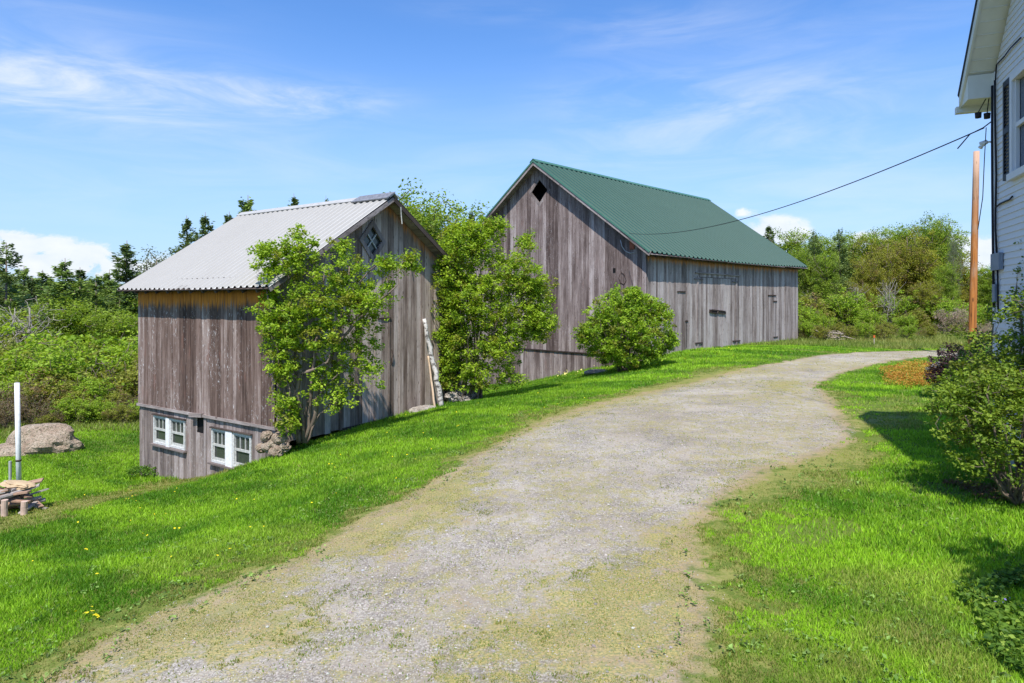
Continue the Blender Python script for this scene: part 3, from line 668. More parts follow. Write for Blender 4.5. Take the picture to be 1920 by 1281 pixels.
for px, py, dx_ in ((1446, 554, 15), (1452, 565, 7), (1453, 632, 8), (1276, 547, 15), (1286, 602, 5)):
    mb = MB(); mb.box((sG(px-dx_/2), -.055, zG(px, py)-.025), (sG(px+dx_/2), -.03, zG(px, py)+.025)); mb.build('hinge', M_iron, bgn)
for px, ya, yb_ in ((1453, 568, 632), (1286, 600, 652), (1441, 520, 543)): mb = MB(); mb.box((sG(px)-.009, -.036, zG(px, yb_)), (sG(px)+.009, 0, zG(px, ya))); mb.build('door_seam', M_hole, bgn)
# gable wall, diamond opening, drip board, skirt
gcG, zcG = hG(1013), zGg(1013, 359)
hDG = dia(gcG, zcG, .50, .53)
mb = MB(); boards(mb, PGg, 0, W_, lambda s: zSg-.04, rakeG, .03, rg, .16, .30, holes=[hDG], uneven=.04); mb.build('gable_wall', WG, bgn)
diamond(bgn, PGg, gcG, zcG, .50, .53, .13, WT, mull=False, pane=False, name='diamond_opening_frame')
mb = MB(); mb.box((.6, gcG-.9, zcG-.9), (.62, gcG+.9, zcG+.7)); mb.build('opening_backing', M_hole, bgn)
mb = MB(); boards(mb, PGg, 0, W_, cons(-3.2), cons(zSg-.09), -.005, rg, .16, .28); mb.build('basement_wall', WG, bgn)
plank_obj('sill_board', [((-.06, -.03, zSg-.06), (-.06, W_, zSg-.06), .04, .05)], WD, bgn, 36)
mb = MB(); boards(mb, lambda s, o, z: (L_+o, s, z), 0, W_, cons(-1.5), rakeG, 0, rg, .2, .35); boards(mb, lambda s, o, z: (s, W_+o, z), 0, L_, cons(-3.0), cons(zWallG-.05), 0, rg, .2, .35); mb.build('rear_wall', WG, bgn)
PR = lambda r, g, z: (r, g, z)
for side in (0, 1):
    mb = MB(); gt, gb = W_/2, (-eG if side == 0 else W_+eG)
    roof_side(mb, PR, -gG, L_+.45, gt, gb, zRidG+.06, zWallG-tanG*eG+.03, .36, .10, .06, sag=.09, wob=.006, seed=8+side); mb.build('roof', M_green, bgn)
    zl = zWallG-tanG*eG
    plank_obj('rake_board', [((-gG+.02, gt, zRidG-.06), (-gG+.02, gb, zl-.05), .03, .17)], WT, bgn, 41+side)
    mb = MB(); mb.bar((-gG-.01, gt, zRidG+.03), (-gG-.01, gb, zl+.03), .03, .07); mb.build('drip_edge', M_green, bgn)
    n = 5
    segs = []
    for k in range(n):
        x0 = -gG+.02+k*(L_+.85)/n; x1 = -gG+.02+(k+1)*(L_+.85)/n; xm = ((x0+x1)/2+gG)/(L_+.9); sg = .5*.09*math.sin(math.pi*xm)+.03*math.sin(math.pi*xm)
        segs.append(((x0, (gt+gb)/2, (zRidG+zl)/2-.05-sg), (x1, (gt+gb)/2, (zRidG+zl)/2-.05-sg), math.hypot(gb-gt, (gb-gt)*tanG)-.02, .025, (0, (-tanG if side == 0 else tanG), 1)))
    plank_obj('roof_deck', segs, WT, bgn, 43)
mb = MB()
for sgn in (-1, 1):
    y0, y1 = W_/2, W_/2+sgn*.20
    mb.hexa([(-gG-.02, y0, zRidG+.11), (-gG-.02, y1, zRidG-.03), (-gG-.02, y1, zRidG+.0), (-gG-.02, y0, zRidG+.14), (L_/2, y0, zRidG+.075), (L_/2, y1, zRidG-.065), (L_/2, y1, zRidG-.035), (L_/2, y0, zRidG+.105)])
    mb.hexa([(L_/2, y0, zRidG+.075), (L_/2, y1, zRidG-.065), (L_/2, y1, zRidG-.035), (L_/2, y0, zRidG+.105), (L_+.47, y0, zRidG+.11), (L_+.47, y1, zRidG-.03), (L_+.47, y1, zRidG+.0), (L_+.47, y0, zRidG+.14)])
mb.build('ridge_cap', M_green, bgn)
segs = []
for k in range(26): r = .1+k*(L_-.2)/25; segs.append(((r, .05, zWallG-.14), (r, -eG+.04, zWallG-tanG*eG-.13), .06, .08))
plank_obj('rafter_tail', segs, WD, bgn, 44)
# wire loops, insulator bracket and a red patch under the rake
def loop(pts_px, rad, name, M_, off=.07):
    pts = [(-off, hG(x), zGg(x, y)) for x, y in pts_px]; mb = MB(); mb.tube(pts, rad, 6); return mb.build(name, M_, bgn, True)
loop([(1165, 450), (1168, 462), (1174, 471), (1183, 475), (1192, 474)], .018, 'cable_loop', simple('grey_cable', (.45, .45, .45), .6))
loop([(1165, 513), (1162, 522), (1165, 530), (1172, 534), (1176, 526), (1173, 516), (1167, 511)], .012, 'wire_loop', M_iron)
mb = MB(); mb.box((-.10, hG(1191), zGg(1187, 468)), (-.035, hG(1183), zGg(1187, 452))); mb.build('service_bracket', simple('red_rust', (.28, .09, .05), .8, .3), bgn)
mb = MB(); mb.box((-.075, hG(1156), zGg(1153, 511)), (-.035, hG(1151), zGg(1153, 503))); mb.build('vent_hole', M_hole, bgn)
# foundation stones under the far end
# ================================================================== HOUSE
HC = np.array([7.09, 9.5]); wdir = np.array([-.387, -.922]); ndir = np.array([.922, -.387])
rotH = math.atan2(wdir[1], wdir[0])   # local x runs along the gable wall toward the viewer, local y = 90 deg left of it = +ndir
zH0 = ZC-2.4
M_side, t = mat('white_siding'); co = t.add('ShaderNodeTexCoord').outputs['Object']
t.inp(t.b, 'Base Color', t.mix(t.noise(co, 1.2, 5), (.60, .60, .61), (.68, .68, .69))); t.b.inputs['Roughness'].default_value = .6
M_trim = simple('soffit_paint', (.66, .66, .60), .6, .06, 4); M_shingle = simple('dark_shingle', (.035, .04, .05), .8, .3, 12, bump=.4)
M_shut = simple('black_shutter', (.012, .012, .016), .5, .2, 10); M_cable = simple('black_cable', (.015, .015, .02), .6, .2)
hs = empty('white_house', (HC[0], HC[1], 0), rotH, 'white clapboard house with a dark shuttered window, cut off at the right edge', 'house')
HW = 3.5; HL = 7.0; zE = ZC+3.33; tanH = 1.0
sH = lambda px: (lambda q: (q*HC[1]-HC[0])/(wdir[0]-q*wdir[1]))((px-CX)/F)
zHf = lambda px, py: ZC+(HY-py)/F*(HC[1]+sH(px)*wdir[1])
def siding(mb, P, s0, s1, z0, topf, ex=.088, hole=None):
    z = z0
    while True:
        # clip the course to the gable triangle
        a, b = topf(z+ex)
        if b-a < .05: break
        a = max(a, s0); b = min(b, s1)
        spans = [(a, b)]
        if hole and z+ex > hole[2] and z < hole[3]: spans = [(a, hole[0]), (hole[1], b)]
        for (c, d) in spans:
            if d-c > .02:
                mb.hexa([P(c, 0, z), P(d, 0, z), P(d, .016, z), P(c, .016, z), P(c, 0, z+ex), P(d, 0, z+ex), P(d, .004, z+ex), P(c, .004, z+ex)])
        z += ex
gap_ = lambda z: ((0, HW) if z < zE+.0 else (z-zE, HW-(z-zE)))
wx0, wx1 = sH(1901), sH(1901)+1.05; wz0, wz1 = zHf(1903, 334), zHf(1903, 140)
mb = MB(); siding(mb, lambda s, o, z: (s, -o, z), 0, HW, zH0+.5, gap_, hole=(wx0+.08, wx1-.08, wz0+.08, wz1-.08))
# local +y points into the house -> outward is -y
mb.build('gable_wall', M_side, hs)
mb = MB()
siding(mb, lambda s, o, z: (-o, s, z), 0, HL, zH0+.5, lambda z: (0, HL) if z < zE else (0, 0)); siding(mb, lambda s, o, z: (HW+o, s, z), 0, HL, zH0+.5, lambda z: (0, HL) if z < zE else (0, 0)); siding(mb, lambda s, o, z: (s, HL+o, z), 0, HW, zH0+.5, gap_)
mb.build('side_wall', M_side, hs)
mb = MB(); mb.box((.03, .03, zH0-.8), (HW-.03, HL-.03, zH0+.5)); mb.build('foundation', simple('foundation_stone', (.3, .29, .27), .9, .3, 5, bump=.4), hs)
for xa in (-.02, HW-.07): mb = MB(); mb.box((xa, -.022, zH0+.5), (xa+.09, .03, zE)); mb.build('corner_board', M_side, hs)
oH = .36; eH = .40
for sgn in (0, 1):
    # roof slab: top shingle, soffit, rake fascia
    x0, x1 = (-eH, HW/2) if sgn == 0 else (HW+eH, HW/2); za, zb2 = zE-eH*tanH+.06, zE+HW/2*tanH+.06
    mb = MB(); mb.hexa([(x0, -oH, za+.13), (x0, HL+.3, za+.13), (x1, HL+.3, zb2+.13), (x1, -oH, zb2+.13), (x0, -oH-.02, za+.17), (x0, HL+.32, za+.17), (x1, HL+.32, zb2+.17), (x1, -oH-.02, zb2+.17)]); mb.build('roof', M_shingle, hs)
    mb = MB(); mb.hexa([(x0, -oH+.02, za-.02), (x0, HL, za-.02), (x1, HL, zb2-.02), (x1, -oH+.02, zb2-.02), (x0, -oH+.02, za+.0), (x0, HL, za+.0), (x1, HL, zb2), (x1, -oH+.02, zb2)])
    sl = 1 if sgn == 0 else -1
    for k in range(16):
        u = k/16; xx = x0+(x1-x0)*u; zz = za+(zb2-za)*u
        mb.bar((xx, -oH+.05, zz-.022), (xx, -.01, zz-.022), .012, .012)
    mb.build('rake_soffit', M_trim, hs)
    mb = MB(); mb.hexa([(x0, -oH-.0, za-.04), (x0, -oH+.03, za-.04), (x1, -oH+.03, zb2-.04), (x1, -oH, zb2-.04), (x0, -oH-.0, za+.13), (x0, -oH+.03, za+.13), (x1, -oH+.03, zb2+.13), (x1, -oH, zb2+.13)]); mb.build('fascia', M_trim, hs)
    # boxed cornice return at the eave
    mb = MB(); xs = (-eH, 0) if sgn == 0 else (HW, HW+eH)
    mb.hexa([(xs[0], -oH+.03, zE-eH+.05), (xs[1], -oH+.03, zE-eH+.05), (xs[1], HL, zE-eH+.05), (xs[0], HL, zE-eH+.05),
             (xs[0], -oH+.03, zE-eH*.9 if sgn == 0 else zE), (xs[1], -oH+.03, zE if sgn == 0 else zE-eH*.9), (xs[1], HL, zE if sgn == 0 else zE-eH*.9), (xs[0], HL, zE-eH*.9 if sgn == 0 else zE)]); mb.build('cornice', M_trim, hs)
    mb = MB(); xg = -eH-.06 if sgn == 0 else HW+eH+.06
    mb.box((xg-.055, -oH-.03, zE-eH-.04), (xg+.055, HL+.2, zE-eH+.06)); mb.build('gutter', M_trim, hs)
# window, shutters
def hwin(x0, x1, z0, z1):
    mb = MB(); d = .05
    mb.box((x0, -d, z0), (x0+.09, .06, z1)); mb.box((x1-.09, -d, z0), (x1, .06, z1)); mb.box((x0+.09, -d, z1-.09), (x1-.09, .06, z1)); mb.box((x0-.02, -d-.03, z0-.03), (x1+.02, .06, z0+.06)); wf = mb.build('window', M_side, hs)
    mb = MB(); zm = (z0+z1)/2; mb.box((x0+.09, -.01, zm-.03), (x1-.09, .03, zm+.03)); mb.box((x0+.09, -.012, z0+.06), (x0+.13, .03, z1-.09)); mb.box((x1-.13, -.012, z0+.06), (x1-.09, .03, z1-.09)); mb.build('sash', M_side, wf)
    m_, t_ = mat('house_glass'); t_.b.inputs['Base Color'].default_value = (.04, .06, .10, 1); t_.b.inputs['Roughness'].default_value = .04; t_.b.inputs['Specular IOR Level'].default_value = .9
    mb = MB(); mb.box((x0+.1, .035, z0+.06), (x1-.1, .045, z1-.1)); mb.build('pane', m_, wf)
    for a in (x0-.31, x1+.01):
        mb = MB(); mb.box((a, -.045, z0+.02), (a+.05, -.018, z1)); mb.box((a+.25, -.045, z0+.02), (a+.30, -.018, z1))
        for zz in (z0+.02, (z0+z1)/2-.04, z1-.08): mb.box((a+.05, -.045, zz), (a+.25, -.018, zz+.08))
        n = int((z1-z0)/.05)
        for k in range(n): zz = z0+.04+k*.05; mb.hexa([(a+.05, -.036, zz), (a+.25, -.036, zz), (a+.25, -.024, zz+.03), (a+.05, -.024, zz+.03), (a+.05, -.040, zz+.004), (a+.25, -.040, zz+.004), (a+.25, -.028, zz+.034), (a+.05, -.028, zz+.034)])
        mb.build('shutter', M_shut, hs)
hwin(wx0, wx1, wz0, wz1)
# cables and meter box on the corner
def hp(px, py, off=.04): s = sH(px); return (s, -off, zHf(px, py))
mb = MB()
def cab(pts, r=.011, off=.035): mb.tube([hp(x, y, off) for x, y in pts], r, 6)
cab([(1866, 160), (1865.5, 250), (1866, 350), (1867, 450), (1868, 520), (1869, 575)], .016); cab([(1871, 150), (1871, 200), (1872, 260), (1873.5, 330), (1872, 400), (1872, 430), (1875, 485)], .014)
cab([(1920, 70), (1900, 90), (1889, 105), (1874, 121), (1872, 150)], .010); cab([(1874, 388), (1880, 382), (1899, 374), (1904, 368)], .012); cab([(1876, 505), (1877, 580)], .013)
mb.build('cable', M_cable, hs, True)
mb = MB(); a = hp(1868, 508); b = hp(1884, 484); M_box = simple('grey_box', (.20, .23, .28), .5, .15); mb.box((a[0], -.07, b[2]-.16), (b[0], -.02, b[2]+.08)); mb.build('meter_box', M_box, hs); mb = MB(); mb.box((a[0]+.03, -.06, b[2]-.62), (a[0]+.16, -.02, b[2]-.36)); mb.build('junction_box', M_box, hs)
mb = MB(); mb.box((-.02, -.07, zH0-.1), (.0, -.02, zE-.5)); 
fl = MB(); cx_, _, cz_ = hp(1862, 268); fl.tube([(-.02, -.02, cz_), (-.05, -.12, cz_+.02)], .014, 6); fl.tube([(-.05, -.08, cz_+.02), (-.05, -.16, cz_-.02)], [.03, .045], 8); fl.tube([(-.05, -.12, cz_+.0), (-.04, -.17, cz_-.07)], [.02, .032], 8)
fl.build('floodlight', M_white, hs, True)
fl = MB()
for (dx2, dz2) in ((0, 0), (.05, .02)):
    z_ = zHf(1862, 216)+dz2; fl.tube([(-.1, -.07-dx2*2.2, z_-.04), (-.1, -.07-dx2*2.2, z_+.04)], [.04, .045], 8)
    fl.tube([(-.1, -.07-dx2*2.2, z_+.04), (-.06, -.05, z_+.32)], .007, 5)
fl.tube([(.01, -.02, zHf(1862, 228)), (-.08, -.12, zHf(1862, 238)), (-.02, -.3, zHf(1862, 250)), (0, -.46, zHf(1862, 276))], .009, 5)
fl.tube([(-.02, -.10, zHf(1862, 240)), (-.03, -.12, zHf(1862, 300)), (-.03, -.14, zHf(1862, 370)), (-.03, -.2, zHf(1862, 430))], .006, 5)
fl.build('insulator', M_cable, hs, True)

# overhead service wire
Hl = np.array([HC[0]-.02, HC[1]+.02, 0]); A = W(1845, 240, 9.45); Bp = W(1180, 438, 25.4)
pts = []
for k in range(41):
    u = k/40; p = A*(1-u)+Bp*u; p[2] -= .50*4*u*(1-u)*(.55+.9*u*0+.45); pts.append(p)
mb = MB(); mb.tube(np.array(pts)-np.array([A[0], A[1], 0]), .009, 6)
o = mb.build('overhead_wire', M_cable, None, True); o.location = (A[0], A[1], 0)
tag(o, 'thin dark overhead wire sagging from the white house to the green roofed barn', 'wire')

# utility pole
pb = W(1822, 640, 24.5); pb[2] = hz(pb[0], pb[1])-.1; ptp = W(1831, 284, 24.5)
M_pole, t = mat('new_pole_wood'); co = t.add('ShaderNodeTexCoord').outputs['Object']
gx = t.noise(t.scale(co, (14, 14, .8)), 1, 5); sz = t.add('ShaderNodeSeparateXYZ'); t.l.new(co, sz.inputs[0])
c = t.mix(gx, (.26, .085, .022), (.56, .22, .055)); c = t.mix(t.sm(sz.outputs[2], 4.5, 8.0), c, (.46, .30, .21))
c = t.mix(t.sm(t.voro(t.scale(co, (7, 7, 1.6)), 1), .20, .08), c, (.10, .04, .015))
c = t.mix(t.m('MULTIPLY', t.sm(t.noise(t.scale(co, (22, 22, .5)), 1, 4, .7), .56, .64), .8), c, (.10, .035, .012)); c = t.mix(t.m('MULTIPLY', t.sm(t.noise(t.scale(co, (2, 2, .7)), 1, 4), .5, .65), .5), c, (.45, .30, .20))
t.inp(t.b, 'Base Color', c); t.b.inputs['Roughness'].default_value = .85
mb = MB(); vv = ptp-pb; mb.tube([vv*u for u in np.linspace(0, 1, 8)], np.linspace(.135, .10, 8), 14); o = mb.build('utility_pole', M_pole, None, True); o.location = pb
tag(o, 'bare orange brown wooden utility pole leaning slightly beside the house', 'pole')

# ------------------------------------------------------------------ foliage builders
def leaves(cent, size, rng, col, up=.5, aspect=.62):
    n = len(cent); d = rng.standard_normal((n, 3)); d[:, 2] = d[:, 2]*.6-.1; d /= np.linalg.norm(d, axis=1)[:, None]
    nn = rng.standard_normal((n, 3)); nn[:, 2] = abs(nn[:, 2])+up; sd_ = np.cross(d, nn); sd_ /= np.linalg.norm(sd_, axis=1)[:, None]+1e-9
    s = (np.asarray(size)*rng.uniform(.65, 1.3, n))[:, None]; up_ = np.cross(sd_, d)
    V = np.stack([cent-d*s*.5, cent+sd_*s*aspect*.5+up_*s*.08, cent+d*s*.5, cent-sd_*s*aspect*.5+up_*s*.08], 1).reshape(-1, 3)
    return V, np.arange(4*n).reshape(-1, 4), np.repeat(col, 4, 0)
def shrub_geo(stems, env, ncl, per, clr, lsize, cols, seed, twig=.008, out=.45, gap=0., k=5, hollow=0.):
    """stems: list of (polyline, r0, r1); env: list of (centre, radii, weight). returns wood MB, leaf arrays"""
    rg = np.random.default_rng(seed); wm = MB(); nodes = []
    for pl, r0, r1 in stems:
        pl = np.asarray(pl, float); m = 12; u = np.linspace(0, len(pl)-1, m); q = np.stack([np.interp(u, np.arange(len(pl)), pl[:, a]) for a in range(3)], 1)
        q[1:-1] += rg.normal(0, .02*np.linalg.norm(pl[-1]-pl[0])/2, (m-2, 3)); wm.tube(q, np.linspace(r0, r1, m), k); nodes += [x for x in q[2:]]
    ws = np.array([e[2] for e in env], float); ws /= ws.sum(); cl = []
    while len(cl) < ncl:
        e = env[rg.choice(len(env), p=ws)]; v = rg.standard_normal(3); v /= np.linalg.norm(v); v *= rg.random()**out
        p = np.array(e[0])+v*np.array(e[1])
        if gap and vnoise(p[None], 1.1, seed)[0] < gap: continue
        if p[2] < .15: continue
        cl.append(p)
    cl = np.array(cl); cl = cl[np.argsort(np.linalg.norm(cl*np.array([1, 1, .6]), axis=1))]
    nd = np.array(nodes)
    for p in cl:
        d = np.linalg.norm(nd-p, axis=1)+np.maximum(nd[:, 2]-p[2], 0)*1.5; q = nd[np.argmin(d)]
        L = np.linalg.norm(p-q)
        if L < .05: continue
        m1 = q+(p-q)*.4+rg.normal(0, .07*L, 3); m2 = q+(p-q)*.72+rg.normal(0, .06*L, 3)+np.array([0, 0, .04*L])
        wm.tube([q, m1, m2, p], np.linspace(twig*(1+L*.5), twig*.4, 4), 4); nd = np.concatenate([nd, [m1, m2, p]])
    reps = np.maximum(1, (per*rg.uniform(.5, 1.4, len(cl)))).astype(int); idx = np.repeat(np.arange(len(cl)), reps)
    off = rg.standard_normal((len(idx), 3)); off /= np.linalg.norm(off, axis=1)[:, None]; off *= (rg.random(len(idx))**.5)[:, None]*clr*np.array([1, 1, .8])*rg.uniform(.6, 1.3, len(cl))[idx][:, None]
    cent = cl[idx]+off
    cv = rg.random(len(cl))[idx]*.6+.4*rg.random(len(idx)); c0, c1 = np.array(cols[0]), np.array(cols[1]); col = c0+(c1-c0)*cv[:, None]
    if len(cols) > 2: mk_ = (rg.random(len(cl)) < .15)[idx]; col[mk_] = np.array(cols[2])*rg.uniform(.7, 1.2, (mk_.sum(), 1))
    return wm, leaves(cent, lsize, rg, col)
def place_shrub(name, loc, label, cat, geo, group=None, bark=None, leafm=None, parts=('stem', 'foliage'), rz=0):
    root = empty(name, loc, rz, label, cat, group); wm, (V_, F_, c_) = geo
    wm.build(parts[0], bark or M_bark, root, True); mk(parts[1], V_, F_, leafm or M_leaf, root, {'col': c_}); return root
def gpos(px, Y, dz_=0): x = (px-CX)/F*Y; return np.array([x, Y, hz(x, Y)+dz_])

LIME = [(.13, .25, .016), (.44, .58, .045), (.27, .30, .035)]
# --- lilac in front of the small barn
b1 = gpos(566, 15.2); b1[2] = ZC-3.55
def rel(px, py, Y, b): return W(px, py, Y)-b
st = []
for (pts, r0, r1) in (
        ([(560, 830, 15.2), (552, 740, 15.1), (520, 640, 15.0), (500, 540, 14.9)], .05, .02), ([(566, 830, 15.2), (560, 720, 15.3), (552, 600, 15.3), (565, 480, 15.3)], .055, .015),
        ([(572, 830, 15.2), (585, 720, 15.1), (600, 600, 15.0), (610, 500, 15.0)], .05, .015), ([(570, 830, 15.2), (560, 700, 15.0), (600, 690, 15.0), (640, 600, 15.0), (655, 500, 15.1)], .055, .015),
        ([(574, 830, 15.3), (600, 720, 15.2), (628, 650, 15.0), (655, 610, 14.9), (700, 580, 14.8), (745, 535, 14.8)], .06, .015), ([(568, 830, 15.3), (575, 760, 15.2), (620, 720, 15.1), (680, 660, 15.3)], .035, .012),
        ([(562, 830, 15.1), (548, 780, 15.0), (535, 700, 14.9), (500, 610, 14.8)], .035, .01), ([(575, 830, 15.2), (595, 780, 15.2), (640, 740, 15.3)], .03, .01), ([(655, 610, 14.9), (650, 560, 15), (690, 510, 15), (735, 480, 15)], .03, .01)):
    st.append(([rel(x, y, Y, b1) for x, y, Y in pts], r0, r1))
def E(px, py, Y, rx, ry, rz_, wgt, b): return (rel(px, py, Y, b), (rx, ry, rz_), wgt)
en = [E(560, 480, 15.2, .55, .6, .5, 2.2, b1), E(520, 500, 15.1, .55, .6, .6, 2.0, b1), E(505, 590, 15.0, .45, .6, .7, 2.2, b1), E(640, 530, 15.1, .75, .7, .7, 3.2, b1), E(560, 600, 15, .85, .7, .9, 2.6, b1),
      E(690, 560, 15.0, .75, .6, .5, 2.2, b1), E(735, 500, 15.0, .4, .4, .3, .9, b1), E(775, 495, 15.2, .25, .3, .3, .5, b1), E(530, 700, 14.9, .35, .5, .9, 1.7, b1), E(538, 775, 14.9, .25, .4, .45, .9, b1), E(640, 470, 15.2, .3, .4, .3, .6, b1),
      E(630, 650, 15.1, .7, .6, .7, 1.7, b1), E(690, 700, 15.2, .5, .5, .5, .7, b1), E(640, 740, 15.3, .6, .5, .5, .6, b1), E(585, 720, 15.2, .4, .4, .8, .7, b1), E(555, 440, 15.2, .22, .3, .22, .5, b1), E(495, 470, 15.1, .3, .4, .2, .6, b1), E(530, 640, 14.9, .5, .5, .8, 1.6, b1), E(600, 590, 15.0, .8, .6, .8, 2.0, b1), E(680, 600, 15.1, .6, .6, .5, 1.2, b1), E(620, 720, 15.2, .55, .5, .7, 1.0, b1), E(545, 790, 14.9, .22, .3, .4, .6, b1), E(680, 660, 15.3, .5, .4, .5, .8, b1)]
place_shrub('lilac_bush', b1, 'tall straggly lime green lilac covering the corner of the small barn, with bare lower stems', 'shrub', shrub_geo(st, en, 900, 34, .16, .078, LIME, 5, twig=.006, out=.5))
# --- lilac between the barns
b2 = gpos(880, 20.4); b2[2] = ZC-3.35; st = []; rq = np.random.default_rng(3)
for k in range(16):
    a = rq.uniform(0, 6.28); r1_ = rq.uniform(.5, 1.5); hgt = rq.uniform(2.6, 4.6); s0 = np.array([rq.uniform(-.55, .45), rq.uniform(-.2, .3), 0])
    st.append(([s0, s0+np.array([math.cos(a)*r1_*.25, math.sin(a)*r1_*.2, hgt*.35]), s0+np.array([math.cos(a)*r1_*.65, math.sin(a)*r1_*.5, hgt*.7]), s0+np.array([math.cos(a)*r1_, math.sin(a)*r1_*.8, hgt])], rq.uniform(.03, .055), .012))
en = [E(880, 460, 20.4, 1.1, 1.0, .75, 3.2, b2), E(850, 520, 20.3, .85, .9, .9, 2.6, b2), E(960, 520, 20.2, 1.1, 1.0, .85, 3.2, b2), E(1005, 545, 20.2, .65, .7, .7, 1.6, b2), E(890, 570, 20.1, 1.2, 1.0, .9, 3, b2), E(960, 600, 20.2, 1.2, .9, .8, 2.4, b2),
      E(860, 640, 20.2, .75, .8, .8, 1.5, b2), E(935, 650, 20.0, .75, .8, .5, 1.5, b2), E(1005, 610, 20.2, .6, .6, .5, .8, b2), E(870, 700, 20.2, .8, .8, .6, .7, b2), E(960, 700, 20.2, .5, .7, .4, .3, b2), E(925, 425, 20.4, .5, .5, .35, .8, b2), E(870, 445, 20.4, .7, .6, .45, 1.2, b2), E(835, 480, 20.6, .45, .5, .5, .8, b2), E(985, 455, 20.4, .35, .4, .35, .45, b2), E(835, 600, 20.3, .5, .7, 1.2, 1.6, b2), E(840, 690, 20.2, .35, .5, .7, .7, b2), E(905, 700, 19.9, .8, .6, .7, .9, b2), E(1015, 600, 20.2, .45, .5, .7, .7, b2)]
place_shrub('lilac_bush', b2, 'tall many stemmed green lilac filling the gap between the two barns', 'shrub', shrub_geo(st, en, 1750, 36, .20, .085, LIME, 8, twig=.007, out=.5))
# --- round bush at the corner of the large barn
b3 = gpos(1175, 23.6); b3[2] = hz(b3[0], b3[1]); st = []
for k in range(14):
    a = rq.uniform(0, 6.28); r1_ = rq.uniform(.5, 1.4); s0 = np.array([rq.uniform(-.4, .4), rq.uniform(-.3, .3), 0]); hgt = rq.uniform(1.4, 2.6)
    st.append(([s0, s0+np.array([math.cos(a)*r1_*.4, math.sin(a)*r1_*.4, hgt*.4]), s0+np.array([math.cos(a)*r1_, math.sin(a)*r1_, hgt])], .03, .01))
en = [((0, 0, 1.55), (1.75, 1.6, 1.45), 6), ((.9, 0, 1.5), (.95, 1.0, 1.1), 1.2), ((-.95, 0, 1.15), (.9, 1, .9), 1.2), ((.3, 0, 2.4), (.9, .9, .55), 1), ((0, 0, .75), (1.45, 1.3, .6), 1.6), ((-.9, -.3, 2.0), (.5, .5, .45), .5), ((1.15, -.2, 2.1), (.45, .45, .4), .45), ((.1, -.5, 2.75), (.35, .4, .35), .3), ((1.55, 0, 1.1), (.4, .5, .4), .35), ((-1.6, -.2, 1.35), (.35, .4, .3), .3), ((-.3, 0, 2.75), (.3, .3, .35), .25)]
place_shrub('round_bush', b3, 'dense rounded bright green bush at the corner of the green roofed barn', 'shrub', shrub_geo(st, en, 1100, 36, .18, .088, [(.13, .25, .02), (.42, .58, .045), (.24, .27, .035)], 12, out=.38, gap=.22))

# --- near shrubs by the house
b4 = gpos(1908, 7.3); st = []
for k in range(12):
    a = rq.uniform(0, 6.28); r1_ = rq.uniform(.3, .65); hgt = rq.uniform(.6, 1.4)
    st.append(([(0, 0, 0), (math.cos(a)*r1_*.5, math.sin(a)*r1_*.5, hgt*.35), (math.cos(a)*r1_, math.sin(a)*r1_, hgt)], .022, .008))
en = [((.10, .1, 1.2), (.75, .8, .75), 4), ((-.40, 0, .95), (.55, .6, .45), 1.6), ((-.62, .2, 1.45), (.3, .3, .35), .5), ((-.5, 0, .55), (.35, .4, .25), .4), ((.1, 0, 2.0), (.5, .4, .4), 1.0), ((-.25, .2, 1.85), (.35, .4, .3), .6), ((.45, .1, 2.2), (.4, .4, .35), .8), ((.5, .2, 1.5), (.6, .6, .6), 2), ((-.1, .3, 1.5), (.5, .5, .45), 1), ((.2, -.1, .5), (.75, .7, .3), .8), ((-.45, .3, 1.2), (.35, .4, .4), .8)]
place_shrub('garden_shrub', b4, 'big loose green shrub with reddish brown inner stems beside the white house wall', 'shrub', shrub_geo(st, en, 760, 32, .11, .045, [(.09, .17, .015), (.33, .44, .05), (.16, .20, .03)], 15, twig=.004, out=.6, gap=.33))
b5 = gpos(1910, 8.3); st = [([(0, 0, 0), (.1, 0, 1.2), (.05, .1, 2.5)], .03, .008), ([(0, 0, 0), (-.25, .1, 1.1), (-.25, .1, 2.0)], .025, .008), ([(0, 0, 0), (.4, .1, 1.2), (.45, .1, 2.6)], .025, .008)]
en = [((.0, 0, 1.7), (.55, .5, .7), 3), ((.30, 0, 2.35), (.35, .4, .5), 1.5), ((-.4, .1, 1.3), (.4, .4, .6), 1.5), ((.2, 0, 2.85), (.12, .2, .3), .4)]
place_shrub('climbing_rose', b5, 'upright leafy shrub with paler tips standing behind the big one against the house siding', 'shrub', shrub_geo(st, en, 260, 20, .11, .05, [(.035, .08, .014), (.15, .24, .035), (.22, .25, .08)], 16, twig=.004))
b6 = gpos(1862, 10.8); st = [([(0, 0, 0), (.1*math.cos(a_), .1*math.sin(a_), .5), (.4*math.cos(a_), .4*math.sin(a_), 1.2)], .02, .006) for a_ in range(6)]
place_shrub('garden_shrub', b6, 'dark green shrub below the meter box at the far corner of the house', 'shrub', shrub_geo(st, [((0, 0, .95), (.75, .6, .85), 1)], 260, 20, .13, .055, [(.03, .075, .012), (.13, .22, .03), (.26, .26, .16)], 17, twig=.004))
b7 = gpos(1788, 15.0); st = [([(0, 0, 0), (.15*math.cos(a_), .15*math.sin(a_), .3), (.6*math.cos(a_), .6*math.sin(a_), .6)], .015, .005) for a_ in range(7)]
place_shrub('barberry_bush', b7, 'low dark purple leaved bush below the pole at the end of the lawn', 'shrub', shrub_geo(st, [((0, 0, .75), (.50, .5, .55), 3), ((-.35, 0, .6), (.3, .3, .35), 1), ((.3, 0, .95), (.35, .3, .3), 1)], 330, 24, .09, .05, [(.02, .010, .014), (.11, .055, .07), (.30, .28, .29)], 18, twig=.004))
